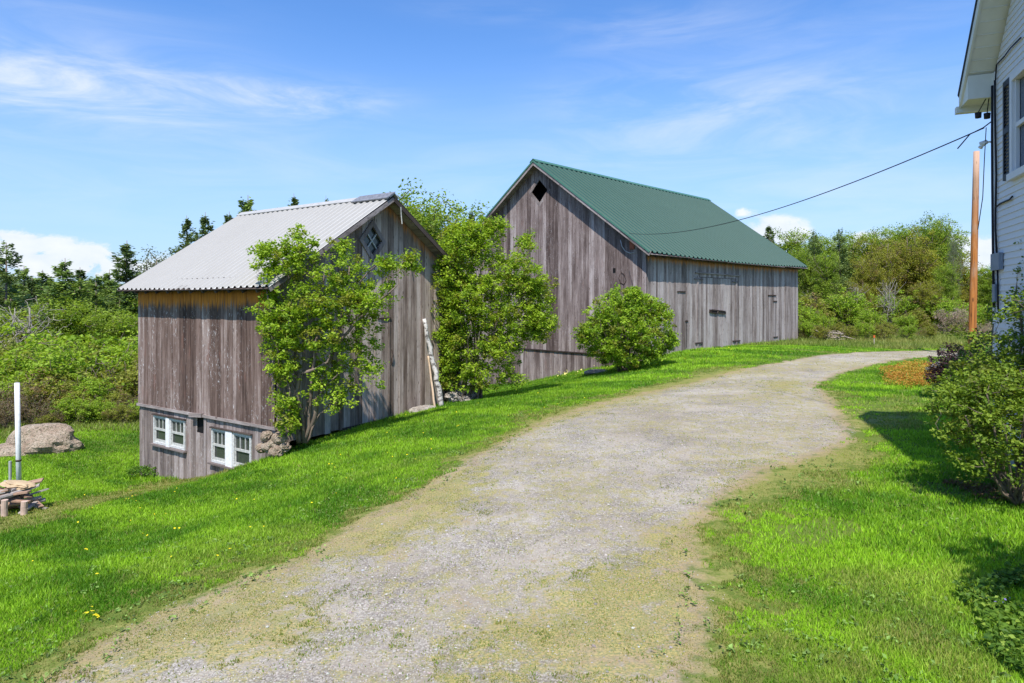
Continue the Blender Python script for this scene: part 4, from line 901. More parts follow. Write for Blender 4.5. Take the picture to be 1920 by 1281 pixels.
# shrub just outside the right edge, its shade reaches the lawn
b8 = np.array([4.55, 3.9, 0]); b8[2] = hz(b8[0], b8[1]); st = [([(0, 0, 0), (.3*math.cos(a_*1.3), .3*math.sin(a_*1.3), 1.4), (.5*math.cos(a_*1.3), .5*math.sin(a_*1.3), 2.6)], .03, .008) for a_ in range(5)]
place_shrub('lilac_bush', b8, 'lilac just outside the right edge whose shade falls on the near lawn', 'shrub', shrub_geo(st, [((0, 0, 2.1), (1.0, .9, .9), 4), ((.6, .2, 1.4), (.9, .9, .9), 3), ((-.5, .1, 1.7), (.5, .5, .6), 1)], 420, 26, .16, .09, LIME, 19))

# --- low plants: orange spirea bed, iris, ground cover
def low_bed(name, poly, N, hmax, size, cols, label, cat, seed, kind='stuff', up=.4, gran=.25, height_noise=True):
    rg = np.random.default_rng(seed); pg = ground_poly(poly); lo, hi = pg.min(0), pg.max(0); P = rg.uniform(lo, hi, (N*3, 2)); P = P[sdist(P, pg)+.9*(vnoise(P, 2.2, seed, 3)-.5) > .1][:N]
    z = height(P[:, 0], P[:, 1]); hn = hmax*(.35+.65*vnoise(P, 1/gran, seed+1, 2)); zz = z+hn*rg.random(len(P))**.5
    u = np.clip(.5+1.6*(vnoise(P, 3, seed+2, 2)-.5)+.25*rg.standard_normal(len(P)), 0, 1)[:, None]; c = np.array(cols[0])*(1-u)+np.array(cols[1])*u
    if len(cols) > 2: k = rg.random(len(P)) < .12; c[k] = cols[2]
    V_, F_, c_ = leaves(np.stack([P[:, 0], P[:, 1], zz], 1), size, rg, c, up)
    o = mk(name, V_, F_, M_leaf, None, {'col': c_}); tag(o, label, cat, kind=kind); return o
low_bed('orange_flower_bed', [(1650, 697), (1700, 690), (1770, 686), (1780, 705), (1775, 728), (1700, 731), (1652, 722)], 9000, .30, .05, [(.50, .19, .04), (.50, .40, .06), (.18, .30, .04)], 'low bed of orange and yellow spring foliage on the lawn by the house', 'flower bed', 31)
low_bed('ground_cover', [(1755, 1110), (1840, 1085), (1935, 1080), (1960, 1290), (1850, 1230), (1790, 1180)], 2600, .16, .045, [(.03, .09, .012), (.16, .28, .03), (.30, .42, .06)], 'leafy ground cover with small violet flowers at the foot of the shrub, bottom right', 'ground cover', 32)
low_bed('violets', [(1840, 1110), (1925, 1060), (1935, 1200), (1860, 1190)], 90, .17, .022, [(.12, .08, .35), (.30, .24, .60)], 'tiny violet flowers among the ground cover leaves', 'flowers', 33)
low_bed('leaf_litter_bed', [(1770, 905), (1850, 890), (1945, 890), (1945, 950), (1850, 948), (1790, 935)], 2200, .05, .04, [(.12, .08, .04), (.22, .15, .08)], 'brown leaf litter under the big garden shrub', 'leaf litter', 34)
def dandelions(N, seed, box, name, label, size=.03, hgt=.07, col=(.85, .70, .02)):
    rg = np.random.default_rng(seed); P = []
    for (px, py, sx_, sy_, n) in box:
        for _ in range(n):
            q = (px+rg.normal(0, sx_), py+rg.normal(0, sy_)); P.append(ground_poly([q])[0])
    P = np.array(P); d, m = fields(P); P = P[d < .1]; z = height(P[:, 0], P[:, 1])+hgt*rg.uniform(.6, 1.1, len(P))
    V_, F_, c_ = leaves(np.stack([P[:, 0], P[:, 1], z], 1), size, rg, np.tile(col, (len(P), 1))*rg.uniform(.8, 1.1, (len(P), 1)), up=3, aspect=1)
    o = mk(name, V_, F_, M_petal, None, {'col': c_}); tag(o, label, 'flowers', kind='stuff')
dandelions(1, 5, [(1000, 790, 200, 25, 60), (330, 980, 160, 40, 40), (1380, 665, 90, 8, 60), (1560, 660, 60, 6, 30), (170, 900, 60, 30, 20), (700, 850, 120, 30, 30), (240, 940, 20, 5, 14)], 'dandelions', 'small yellow dandelions dotted through the grass', .03)
dandelions(1, 6, [(170, 1155, 11, 6, 9)], 'dandelion_clump', 'bright yellow dandelion clump in the near lawn at the lower left', .035, .06)
dandelions(1, 7, [(1060, 709, 22, 3, 34), (1130, 700, 12, 3, 8)], 'daffodils', 'pale yellow daffodils along the foot of the large barn', .07, .25, (.85, .75, .25))
def weeds(N, seed):
    rg = np.random.default_rng(seed); P, r_w = sample_fov(N, 3.4, 20, 1.3); d, m = fields(P); P = P[(d < .35) & (d > -4.5) & (vnoise(P, .8, seed, 2) > .48)]; P = P[~in_barn(P, BARN_L, .3)]
    k = 7; idx = np.repeat(np.arange(len(P)), k); sz = rg.uniform(.5, 1.3, len(P)); off = rg.normal(0, .03, (len(idx), 2))*sz[idx][:, None]; Q = P[idx]+off; z = height(Q[:, 0], Q[:, 1])+rg.uniform(.008, .04, len(idx))
    c = np.array([.11, .22, .03])*(1-rg.random((len(idx), 1)))+np.array([.26, .36, .10])*rg.random((len(idx), 1)); V_, F_, c_ = leaves(np.stack([Q[:, 0], Q[:, 1], z], 1), .034*sz[idx], rg, c, 1.2, .55)
    o = mk('lawn_weeds', V_, F_, M_leaf, None, {'col': c_}); tag(o, 'small broadleaf weeds and clover in the lawn and along the gravel edge', 'weeds', kind='stuff')
weeds(5000, 83)
# iris clump
rg = np.random.default_rng(4); bi = gpos(1846, 19.0); mb = MB(); cs = []
for k in range(38):
    a = rg.uniform(0, 6.28); l = rg.uniform(.7, 1.15); b_ = rg.normal(0, .1, 2); wdt = .018; tx = math.cos(a); ty = math.sin(a)
    V_ = [(b_[0]-ty*wdt, b_[1]+tx*wdt, 0), (b_[0]+ty*wdt, b_[1]-tx*wdt, 0), (b_[0]+tx*l*.25+ty*wdt, b_[1]+ty*l*.25-tx*wdt, l*.7), (b_[0]+tx*l*.25-ty*wdt, b_[1]+ty*l*.25+tx*wdt, l*.7), (b_[0]+tx*l*.6, b_[1]+ty*l*.6, l)]
    mb.add(V_, [np.array([[0, 1, 2, 3]]), np.array([[3, 2, 4]])], col=np.tile([.10, .24, .03], (5, 1)))
o = mb.build('iris_clump', M_leaf); o.location = bi; tag(o, 'sword leaved green iris clump to the right of the pole base', 'plant')

# ------------------------------------------------------------------ rocks, logs, scrap
def rock_geo(rx, ry, rz_, seed, n=22, rough=.42):
    th_, ph_ = np.meshgrid(np.linspace(0, 2*np.pi, n*2, endpoint=False), np.linspace(0, np.pi, n)); d = np.stack([np.sin(ph_)*np.cos(th_), np.sin(ph_)*np.sin(th_), np.cos(ph_)], -1).reshape(-1, 3)
    r = 1+rough*(vnoise(d+5, 1.7, seed, 3)-.5)*2; r = r*(1+.10*(vnoise(d, 5.5, seed+9, 2)-.5)); r = np.minimum(r, .92+.22*vnoise(d, 1.6, seed+3)); V_ = d*r[:, None]*np.array([rx, ry, rz_]); i_ = np.arange(n-1)[:, None]*2*n; j_ = np.arange(2*n)[None]; j2_ = (j_+1) % (2*n)
    return V_, np.stack([i_+j_, i_+2*n+j_, i_+2*n+j2_, i_+j2_], -1).reshape(-1, 4)
def stone_mat(name, a, b, c_):
    m, t = mat(name); co = t.add('ShaderNodeTexCoord').outputs['Object']; n = t.noise(co, 2.5, 8, .7); n2_ = t.noise(co, 14, 6, .7)
    c = t.mix(t.ramp(n, [(.35, 0.0), (.65, 1.0)]), a, b); c = t.mix(t.m('MULTIPLY', t.sm(n2_, .50, .60), .75), c, c_); t.inp(t.b, 'Base Color', c); t.b.inputs['Roughness'].default_value = .95; cr = t.voro(t.vadd(t.scale(co, (1, 1, 1.8)), t.scale(t.noise(co, 2, 3, col=True), (.9, .9, .9))), 1.7, 'DISTANCE_TO_EDGE'); t.inp(t.b, 'Normal', t.bump(t.m('ADD', t.m('ADD', n, n2_), t.m('MULTIPLY', t.sm(cr, .0, .10), .22)), 1.0, .09)); return m
M_rock = stone_mat('lichen_rock', (.30, .21, .15), (.50, .41, .31), (.13, .12, .07)); M_pale = stone_mat('pale_rock', (.35, .30, .25), (.52, .47, .42), (.2, .17, .14))
def rock(name, loc, r, seed, M_, label, group=None, rz=0):
    V_, F_ = rock_geo(*r, seed, 18, .8 if r[0] < .4 else .42); o = mk(name, V_, F_, M_, None, None, False); o.location = loc; o.rotation_euler = (0, 0, rz); tag(o, label, 'rock', group); return o
p = gpos(104, 23.0); rock('boulder', (p[0]-.35, p[1], p[2]+.20), (1.2, .8, .78), 3, M_rock, 'large rounded brown lichened boulder on the lower lawn at the left', rz=.1)
p = gpos(35, 22.5); rock('boulder', (p[0]-.2, p[1], p[2]+.02), (.95, .6, .36), 5, M_rock, 'low flat brown rock at the left foot of the large boulder')
for k, (px, py, Y, s) in enumerate(((508, 836, 15.0, .22), (500, 818, 15.05, .17), (524, 822, 15.0, .20), (518, 846, 14.9, .18), (492, 840, 15.0, .16), (535, 838, 14.95, .15))):
    p = W(px, py, Y); rock('fieldstone', p, (s, s*.9, s*.75), 20+k, M_rock, 'brown fieldstone heaped at the small barn corner', 'fieldstones heaped at the small barn corner', k)
for k, (px, py, Y, s) in enumerate(((848, 745, 20.1, .28), (862, 738, 20.5, .26), (872, 752, 20.0, .22), (842, 728, 20.8, .22), (884, 742, 20.4, .2), (853, 720, 21.0, .25))):
    p = W(px, py, Y); rock('fieldstone', p, (s, s*.8, s*.7), 40+k, M_pale, 'pale fieldstone under the lilac between the barns', 'pale fieldstones beside the small barn', k)
p = gpos(1118, 25.2); rock('flat_stone', (p[0], p[1], p[2]+.05), (.55, .3, .12), 60, M_pale, 'pale flat stone slab in the grass left of the rounded bush', rz=.6)
p = gpos(793, 18.9); rock('door_slab', (p[0], p[1], p[2]+.05), (.5, .28, .13), 61, M_pale, 'pale stone slab at the foot of the small barn gable', rz=.9)

# logs leaning on the small barn gable
def leaning(name, px0, py0, Y0, px1, py1, Y1, r0, r1, M_, label, cat='log', wob=.02):
    a = W(px0, py0, Y0); b = W(px1, py1, Y1); u = np.linspace(0, 1, 14)[:, None]; q = (b-a)*u; q[1:-1] += np.random.default_rng(int(px0)).normal(0, wob, (12, 3)); mb = MB(); mb.tube(q, np.linspace(r0, r1, 14), 9)
    o = mb.build(name, M_, None, True); o.location = a; tag(o, label, cat); return o
M_birch, t = mat('birch_bark'); co = t.add('ShaderNodeTexCoord').outputs['Object']; t.inp(t.b, 'Base Color', t.mix(t.sm(t.noise(t.scale(co, (6, 6, 9)), 1, 5, .7), .48, .6), (.55, .52, .48), (.10, .09, .08))); t.b.inputs['Roughness'].default_value = .9
gY = lambda px: BL['O'][1]+gL(px)*BL['G'][1]
leaning('leaning_log', 829, 766, 19.4, 795, 598, gY(795)-.12, .085, .055, M_birch, 'mottled pale birch log leaning against the small barn gable')
leaning('leaning_pole', 817, 775, 19.1, 803, 668, gY(803)-.10, .035, .028, simple('peeled_pole', (.48, .36, .25), .8, .2, 6), 'thin tan peeled pole leaning left of the birch log', 'pole', .006)
# white standpipe, thin post
p = gpos(35, 16.6); a = W(36, 912, 16.6); a[2] -= .35; b = W(32, 718, 16.6); mb = MB(); mb.tube([(0, 0, 0), tuple((b-a)*.5), tuple(b-a)], .075, 16); mb.tube([tuple((b-a)*.295), tuple((b-a)*.31)], .085, 16)
vp = empty('vent_pipe', a, 0, 'tall white plastic pipe standing behind the scrap wood at the left edge', 'pipe'); mb2 = MB(); mb2.tube([(0, 0, 0), tuple((b-a)*.5), tuple(b-a)], .058, 18); mb2.build('pipe', M_white, vp, True); mb2 = MB(); mb2.tube([tuple((b-a)*.33), tuple((b-a)*.345)], .064, 18); mb2.build('band', M_iron, vp, True)
a = W(19, 915, 17.4); mb = MB(); mb.tube([(0, 0, -.3), (0, 0, .72)], .035, 8); o = mb.build('thin_post', simple('grey_post', (.35, .36, .34), .8), None); o.location = a; tag(o, 'short thin grey post left of the white pipe', 'post')
# scrap wood heap: each piece its own thing
rg = np.random.default_rng(23); M_scrap = simple('scrap_wood', (.30, .19, .13), .9, .35, 9, bump=.3); M_scrap2 = simple('grey_scrap', (.33, .29, .26), .9, .25, 9, bump=.3); M_stump = simple('pink_stump', (.50, .36, .28), .9, .2, 9)
hb = gpos(34, 13.5)
for k in range(30):
    L = rg.uniform(.4, .9); a = rg.uniform(-.6, .6)+(0 if rg.random() < .75 else 1.5); lv = k/30
    spread = .52*(1-.55*lv); c_ = np.array([rg.uniform(-spread, spread)-.12, rg.uniform(-.3, .3), .06+.48*lv]); tl = rg.uniform(-.35, .35)
    d_ = np.array([math.cos(a)*math.cos(tl), math.sin(a)*math.cos(tl), math.sin(tl)])*L/2; mb = MB()
    if k % 4 == 0: mb.tube([-d_, -d_*.3+rg.normal(0, .01, 3), d_], [.045, .05, .04], 8)
    else: mb.bar(tuple(-d_), tuple(d_), rg.uniform(.07, .16), rg.uniform(.02, .045), (rg.normal(0, .3), rg.normal(0, .3), 1))
    o = mb.build('scrap_board' if k % 4 else 'scrap_branch', M_scrap if k % 2 else M_scrap2, None); o.location = hb+c_
    NUM = 'lowest second third fourth fifth sixth seventh eighth ninth tenth eleventh twelfth thirteenth fourteenth fifteenth sixteenth seventeenth eighteenth nineteenth twentieth twenty-first topmost'.split()
    kk = k-k//4-1
    tag(o, ('brown' if k % 2 else 'grey')+' scrap board in the wood heap, '+NUM[min(kk, 21)]+' counting from the ground up' if k % 4 else 'short round branch in the wood heap at the left edge', 'scrap wood', 'scrap boards in the wood heap' if k % 4 else 'branches in the wood heap')
for k, (px, py, h_, lab) in enumerate(((45, 968, .27, 'short pale upright log post at the front of the scrap heap'), (8, 975, .33, 'short upright log post cut off by the left edge of the photo'))):
    mb = MB(); mb.tube([(0, 0, -.1), (0, 0, h_*.5), (.01, 0, h_)], [.062, .058, .058], 12); o = mb.build('log_post', M_stump, None); a = gpos(px, 12.9); o.location = a; tag(o, lab, 'log post')
mb = MB(); V_, F_ = rock_geo(.34, .2, .07, 9, 16, .75); M_card = simple('tan_board', (.45, .33, .20), .9, .15)
o = mk('tan_cover', V_, F_, M_card); o.location = hb+np.array([0, 0, .56]); o.rotation_euler = (0, .15, 0); tag(o, 'tan crumpled sheet on top of the scrap heap', 'sheet')
# driveway marker
p = gpos(1639, 31.5); mk_ = empty('driveway_marker', p, 0, 'small stake with an orange top at the far edge of the driveway', 'marker'); mb = MB(); mb.tube([(0, 0, -.1), (0, 0, .42)], .02, 6); mb.build('stake', simple('pale_stake', (.5, .42, .33), .8), mk_); mb = MB(); mb.tube([(0, 0, .42), (0, 0, .54)], [.05, .045], 8); mb.build('reflector', simple('orange_cap', (.55, .12, .03), .6), mk_)
# brush heap beyond the barn
rg = np.random.default_rng(29); p = gpos(1562, 36); mb = MB()
for k in range(34):
    a = rg.normal(.1, .9); L = rg.uniform(.5, 1.2); c_ = np.array([rg.normal(0, .35), rg.normal(0, .4), rg.uniform(.05, .55)]); d_ = np.array([math.cos(a), math.sin(a)*.6, rg.uniform(-.35, .1)])*L/2; mb.tube([c_-d_, c_+rg.normal(0, .05, 3), c_+d_], [.03, .03, .015], 5)
o = mb.build('brush_heap', simple('dead_branches', (.34, .28, .22), .95, .3), None); o.location = p; tag(o, 'grey heap of cut branches beyond the end of the large barn', 'brush heap')

# ------------------------------------------------------------------ background trees
def conifer_geo(h, r, seed, cols, layers=22, droop=.25, open_=0., ns=1.):
    rg = np.random.default_rng(seed); wm = MB(); wm.tube([(0, 0, 0), (rg.normal(0, .05), rg.normal(0, .05), h*.5), (0, 0, h)], [h*.014, h*.008, .012], 7); cen = []; dirs = []; cv = []
    for k in range(layers):
        u = .10+.885*(k+rg.uniform(-.3, .3))/layers; z0 = h*u; rad = r*(1-u)**.78*rg.uniform(.7, 1.2)+.16; nb = int(rg.integers(5, 8)*(1-.35*u))
        for q in range(nb):
            if rg.random() < open_: continue
            z = z0+rg.uniform(-.6, .6)*h*.9/layers; a = rg.uniform(0, 6.28); l = rad*rg.uniform(.5, 1.25); rise = rg.uniform(.0, .35) if u > .75 else rg.uniform(-droop, .12)
            d = np.array([math.cos(a), math.sin(a), rise]); e = np.array([0, 0, z])+d*l; wm.tube([(0, 0, z), (np.array([0, 0, z])+d*l*.5)-np.array([0, 0, .04*l]), e], [.012*h/6, .006*h/6, .005], 4)
            n = int(max(30, 95*l/r*ns)); t_ = rg.random(n)**.6; side = np.array([-math.sin(a), math.cos(a), 0]); sp = rg.normal(0, .16, n)*l*(1.1-t_*.5)
            c = np.array([0, 0, z])+d*l*t_[:, None]+side*sp[:, None]; c[:, 2] += rg.normal(0, .09, n)*l+rg.normal(0, .02, n)*h*.6+.0-.10*l*t_**2*droop*2; cen.append(c); cv.append(np.full(n, rg.random()))
            dd = d[None]*.8+side*np.sign(sp)[:, None]*.7+rg.normal(0, .25, (n, 3)); dirs.append(dd)
    c = np.concatenate(cen); d = np.concatenate(dirs); d /= np.linalg.norm(d, axis=1)[:, None]; v = np.concatenate(cv)*.5+.5*rg.random(len(c)); n = len(c)
    nn = rg.normal(0, .8, (n, 3)); nn[:, 2] += .8; s = np.cross(d, nn); s /= np.linalg.norm(s, axis=1)[:, None]; L = (h*.0175*rg.uniform(.7, 1.4, n))[:, None]; wd_ = L*.24
    V_ = np.stack([c-d*L*.5, c+s*wd_, c+d*L*.6, c-s*wd_], 1).reshape(-1, 3); col = np.array(cols[0])+(np.array(cols[1])-np.array(cols[0]))*v[:, None]
    return wm, (V_, np.arange(4*n).reshape(-1, 4), np.repeat(col, 4, 0))
def decid_geo(h, w_, seed, cols, ncl=260, per=34, clr=.55, ls=.16, low=.28, gap=.34, ntr=1):
    rg = np.random.default_rng(seed); st = []
    for q in range(ntr):
        b0 = np.array([rg.normal(0, .25)*(ntr > 1), rg.normal(0, .25)*(ntr > 1), 0]); tp = b0+np.array([rg.normal(0, .06)*h, rg.normal(0, .06)*h, h*.9]); st.append(([b0, b0*.5+tp*.5+rg.normal(0, .1, 3), tp], h*.014, .03))
        for k in range(9):
            u = rg.uniform(.3, .8); a = rg.uniform(0, 6.28); s0 = b0+(tp-b0)*u; l = w_*.5*rg.uniform(.5, .9); st.append(([s0, s0+np.array([math.cos(a)*l*.5, math.sin(a)*l*.5, l*.5]), s0+np.array([math.cos(a)*l, math.sin(a)*l, l*1.0])], h*.006, .015))
    en = []
    for k in range(9):
        a = rg.uniform(0, 6.28); r = w_*.5*rg.uniform(0, .6); z = h*rg.uniform(low+.1, .88); s = rg.uniform(.22, .38)*w_; en.append(((math.cos(a)*r, math.sin(a)*r, z), (s, s, s*1.0), 1))
    en.append(((0, 0, h*(.5+low/2)), (w_*.42, w_*.42, h*(1-low)*.46), 3.5))
    return shrub_geo(st, en, ncl, per, clr, ls, cols, seed, twig=.018, out=.5, gap=gap)
far_root = {}
def tree_copy(key, geo, name, loc, label, cat, group=None, sc_=1., rz=0, bark=None, leafm=None, parts=('trunk', 'crown'), szx=1.):
    if key not in far_root:
        o = place_shrub(name, loc, label, cat, geo(), group, bark, leafm, parts, rz); far_root[key] = o
    else:
        src = far_root[key]; o = copy_tree(src); o.name = name; o.location = loc; o.rotation_euler = (0, 0, rz); o['label'] = label
        if group: o['group'] = group
        elif 'group' in o: del o['group']
    o.scale = (sc_*szx, sc_*szx, sc_); return o
DG = [(.055, .10, .035), (.20, .27, .08)]; MG = [(.05, .11, .018), (.19, .28, .04)]
geoms = {
 'sprA': (lambda: conifer_geo(10, 2.6, 71, [(.065, .13, .03), (.28, .38, .07)], 34, ns=1.9), 10), 'sprB': (lambda: conifer_geo(10, 2.0, 72, DG, 34, ns=1.9), 10), 'pine': (lambda: conifer_geo(10, 3.0, 73, [(.07, .12, .04), (.26, .34, .10)], 24, .05, .12, 3.2), 10),
 'dec1': (lambda: decid_geo(9, 6, 81, [(.13, .22, .02), (.36, .48, .05), (.22, .27, .06)], 400, 60, .55, .15, gap=.26), 9), 'dec2': (lambda: decid_geo(9, 6, 82, [(.17, .19, .02), (.38, .38, .05), (.26, .20, .08)], 420, 55, .5, .14, gap=.3), 9),
 'dec3': (lambda: decid_geo(9, 4.5, 83, [(.12, .15, .09), (.26, .30, .18)], 300, 30, .5, .12, gap=.35), 9), 'bare': (lambda: decid_geo(8, 4.5, 84, [(.22, .20, .15), (.36, .33, .27)], 420, 1, .4, .08, low=.1, gap=.3, ntr=3), 8)}
needle = {'sprA', 'sprB', 'pine'}
def T_(key, px, topy, Y, label, group=None, cat='tree', name=None, rz=0., szx=1., zadd=0.):
    g, h0 = geoms[key]; b = gpos(px, Y); top = ZC+(HY-topy)/F*Y; sc_ = (top-b[2])/h0
    nm = name or ('conifer_tree' if key in needle else 'leafy_tree')
    return tree_copy(key, g, nm, b, label, cat, group, sc_, rz, M_bark2 if key == 'bare' else M_bark, M_needle if key in needle else M_leaf, szx=szx)
# left side
T_('pine', 12, 455, 46, 'tall open pine cut off at the left edge of the photo', szx=1.15)
T_('sprA', 122, 484, 42, 'pointed light green spruce standing alone above the thicket at the left', szx=1.35)
T_('sprB', 238, 451, 44, 'dark spruce rising just left of the pale metal roof', szx=1.35, rz=1)
T_('dec3', 290, 455, 48, 'thin silvery tree right of the dark spruce by the pale roof edge', name='leafy_tree')
T_('bare', 62, 555, 38, 'grey leafless tree in front of the left hand pines', name='bare_tree')
T_('bare', 15, 575, 37, 'grey leafless tree at the very left edge', name='bare_tree', rz=2)
T_('sprA', 180, 545, 42, 'short broad spruce between the lone spruce and the small barn', rz=2, szx=1.3)
T_('sprB', 60, 520, 52, 'small dark spruce behind the left hand bare trees', rz=3, szx=1.3)
T_('dec1', 215, 590, 40, 'light green broadleaf tree just left of the small barn wall', szx=1.4)
T_('sprA', 20, 560, 42, 'bushy young spruce low at the left edge', rz=4, szx=1.5)
T_('sprB', 385, 398, 62, 'dark spruce tip showing over the left slope of the pale roof', rz=2)
T_('sprA', 465, 366, 62, 'broad spruce tip above the middle of the pale roof', rz=1, szx=1.25)
T_('sprB', 551, 363, 64, 'dark spruce tip above the ridge, second from the gable', rz=4, szx=.9)
T_('sprB', 611, 367, 74, 'smallest spruce tip above the pale roof ridge', rz=5, szx=.7)
for px in (350, 430, 520, 590, 660, 700): T_('sprB', px, 385+abs(px-560)*.09, 70, 'spruce behind the small barn, mostly hidden by its roof', 'spruces behind the small barn', rz=px)
T_('dec1', 778, 378, 38, 'full bright green tree behind the small barn ridge', rz=2, szx=1.05)
T_('dec3', 762, 352, 40, 'thin wispy tree top poking above the bright green tree behind the small barn', szx=.5)
T_('dec1', 850, 400, 44, 'rounded green tree behind the lilac between the barns', rz=4)
T_('sprB', 885, 392, 50, 'dark spruce tip just left of the large barn roof', rz=2, szx=.8)
T_('dec2', 700, 420, 40, 'olive green tree hidden behind the small barn gable', rz=1)
# right side
T_('sprB', 1442, 420, 62, 'dark spruce tip above the far end of the green roof', rz=1, szx=1.2)
T_('pine', 1527, 434, 52, 'left one of the pair of tall pines beyond the large barn', rz=1.2, szx=.8)
T_('pine', 1574, 430, 54, 'right one of the pair of tall pines beyond the large barn', rz=3, szx=.9)
T_('dec2', 1650, 440, 52, 'olive brown budding tree right of the tall pines', rz=0, szx=.9)
T_('dec2', 1705, 424, 54, 'widest olive yellow tree in the middle of the right hand wood', rz=2, szx=1.0)
T_('dec1', 1752, 414, 56, 'tallest and greenest tree of the right hand wood', rz=1, szx=.72)
T_('dec3', 1790, 436, 52, 'scraggly dark tree at the right end of the wood', rz=1, szx=.35)
T_('dec1', 1778, 500, 50, 'lower green tree sloping toward the pole', rz=3, szx=.7)
T_('dec1', 1500, 470, 52, 'green broadleaf tree just past the end of the green roof', rz=5, szx=.7)
T_('dec2', 1610, 520, 46, 'mid height olive tree in front of the pines', rz=6, szx=.9)
T_('dec2', 1735, 520, 45, 'mid height olive tree in front of the tallest green tree', rz=4, szx=1.1)
T_('dec1', 1855, 503, 52, 'green tree between the pole and the house corner', rz=3, szx=1.0)
T_('dec2', 1815, 535, 56, 'low olive tree behind the pole', rz=1, szx=1.2)
T_('dec1', 1900, 515, 60, 'green tree hidden behind the house corner', rz=2, szx=1.0)
# shrubs
def sh_geo(seed, cols, per=30, ncl=260, ls=.13): 
    def f():
        rg = np.random.default_rng(seed); st = []
        for k in range(12): a = rg.uniform(0, 6.28); l = rg.uniform(.6, 1.5); st.append(([(rg.normal(0, .3), rg.normal(0, .3), 0), (math.cos(a)*l*.5, math.sin(a)*l*.5, 1.1), (math.cos(a)*l, math.sin(a)*l, rg.uniform(1.8, 2.8))], .03, .01))
        en = [((rg.normal(0, .8), rg.normal(0, .8), rg.uniform(1.2, 2.2)), (rg.uniform(.6, 1.0),)*3, 1) for k in range(6)]+[((0, 0, 1.3), (1.7, 1.7, 1.3), 4)]
        return shrub_geo(st, en, ncl, per, .30, ls, cols, seed, twig=.012, out=.4, gap=.2)
    return f
geoms.update({'shG': (sh_geo(91, [(.15, .27, .02), (.40, .54, .05), (.26, .29, .06)]), 3.1), 'shO': (sh_geo(92, [(.15, .18, .025), (.36, .38, .06), (.28, .20, .09)], 26, 300), 3.1), 'shB': (sh_geo(93, [(.14, .10, .05), (.27, .20, .11), (.20, .25, .05)], 7, 420, .10), 3.1)})
rg = np.random.default_rng(44)
def S_(key, px, topy, Y, label, group=None, szx=1.): T_(key, px, topy, Y, label, group, 'shrub', 'wild_shrub', rg.uniform(0, 6), szx)
gl = 'wild shrubs in the thicket left of the small barn'
for key, lst in (('shG', [(30, 640, 33), (95, 612, 36), (150, 640, 33), (215, 625, 35), (245, 605, 38), (10, 690, 30), (185, 690, 31), (60, 600, 40), (130, 600, 41)]), ('shO', [(60, 665, 32), (120, 680, 31), (175, 655, 34), (235, 680, 32), (205, 720, 30), (-20, 640, 34), (40, 620, 37), (255, 650, 33), (90, 720, 29.5), (150, 720, 29.5)]), ('shB', [(60, 725, 28.3), (12, 735, 27.5), (105, 755, 28.0), (240, 738, 30.0), (-20, 740, 28), (85, 690, 30), (30, 700, 29.5)]), ('shG', [(150, 742, 28.6), (205, 748, 29), (265, 735, 29.5)]), ('shO', [(130, 725, 29.5), (180, 722, 30.3), (232, 755, 28.6), (85, 765, 27.6)])):
    for px, ty, Y in lst:
        S_(key, px, ty+rg.uniform(-8, 8), Y, {'shG': 'bright lime green wild shrub in the thicket left of the small barn', 'shO': 'olive green wild shrub in the thicket left of the small barn', 'shB': 'brown twiggy wild shrub along the foot of the left thicket'}[key], {'shG': 'bright green shrubs of the left thicket', 'shO': 'olive shrubs of the left thicket', 'shB': 'brown twiggy shrubs of the left thicket'}[key], 1.15)
for key, lst in (('shG', [(1510, 560, 42), (1545, 585, 41), (1590, 560, 44), (1640, 580, 42), (1690, 590, 42), (1780, 560, 44), (1810, 560, 45), (1850, 560, 40)]), ('shO', [(1525, 600, 39), (1570, 595, 40), (1620, 605, 39), (1665, 600, 40), (1710, 570, 43), (1740, 600, 42), (1610, 545, 46), (1790, 600, 42), (1830, 590, 40)]), ('shB', [(1500, 610, 37.5), (1545, 615, 38), (1600, 618, 37.5), (1650, 620, 37), (1690, 618, 38), (1560, 560, 45), (1680, 545, 46), (1725, 612, 39)])):
    for px, ty, Y in lst:
        S_(key, px, ty+rg.uniform(-6, 6), Y, {'shG': 'bright green undergrowth shrub at the edge of the right hand wood', 'shO': 'olive undergrowth shrub at the edge of the right hand wood', 'shB': 'brown leafless shrub along the foot of the right hand wood'}[key], {'shG': 'green undergrowth of the right wood', 'shO': 'olive undergrowth of the right wood', 'shB': 'leafless undergrowth of the right wood'}[key], 1.0)
geoms['pink'] = (sh_geo(94, [(.30, .22, .17), (.52, .40, .36), (.30, .32, .16)], 20, 260, .09), 3.1)
T_('pink', 1782, 572, 40, 'pinkish flowering shrub left of the pole base', None, 'shrub', 'flowering_shrub')
T_('pink', 1855, 600, 30, 'greyish pink shrub right of the pole, behind the garden plants', None, 'shrub', 'flowering_shrub', 2, .8)
for px, ty, Y, k in ((1512, 598, 37.4, 'shG'), (1540, 606, 36, 'shO'), (1592, 606, 36, 'shO'), (1625, 600, 36.5, 'shG'), (1660, 608, 36, 'shO'), (1700, 606, 36.5, 'shG'), (1740, 608, 37, 'shO'), (1500, 540, 44, 'shO'), (1655, 545, 45, 'shG'), (1575, 540, 45, 'shG'), (1720, 545, 46, 'shG'), (1760, 545, 46, 'shO')):
    S_(key_ := k, px, ty, Y, {'shG': 'bright green undergrowth shrub at the edge of the right hand wood', 'shO': 'olive undergrowth shrub at the edge of the right hand wood'}[k], {'shG': 'green undergrowth of the right wood', 'shO': 'olive undergrowth of the right wood'}[k], 1.0)
T_('dec2', 1668, 450, 58, 'rounded olive tree between the budding tree and the widest one', rz=5, szx=1.0)
T_('dec1', 1722, 432, 60, 'green crown filling the wood left of its tallest tree', rz=3, szx=.9)
T_('dec1', 1550, 480, 50, 'leafy green tree in front of the two tall pines', rz=2, szx=.8)
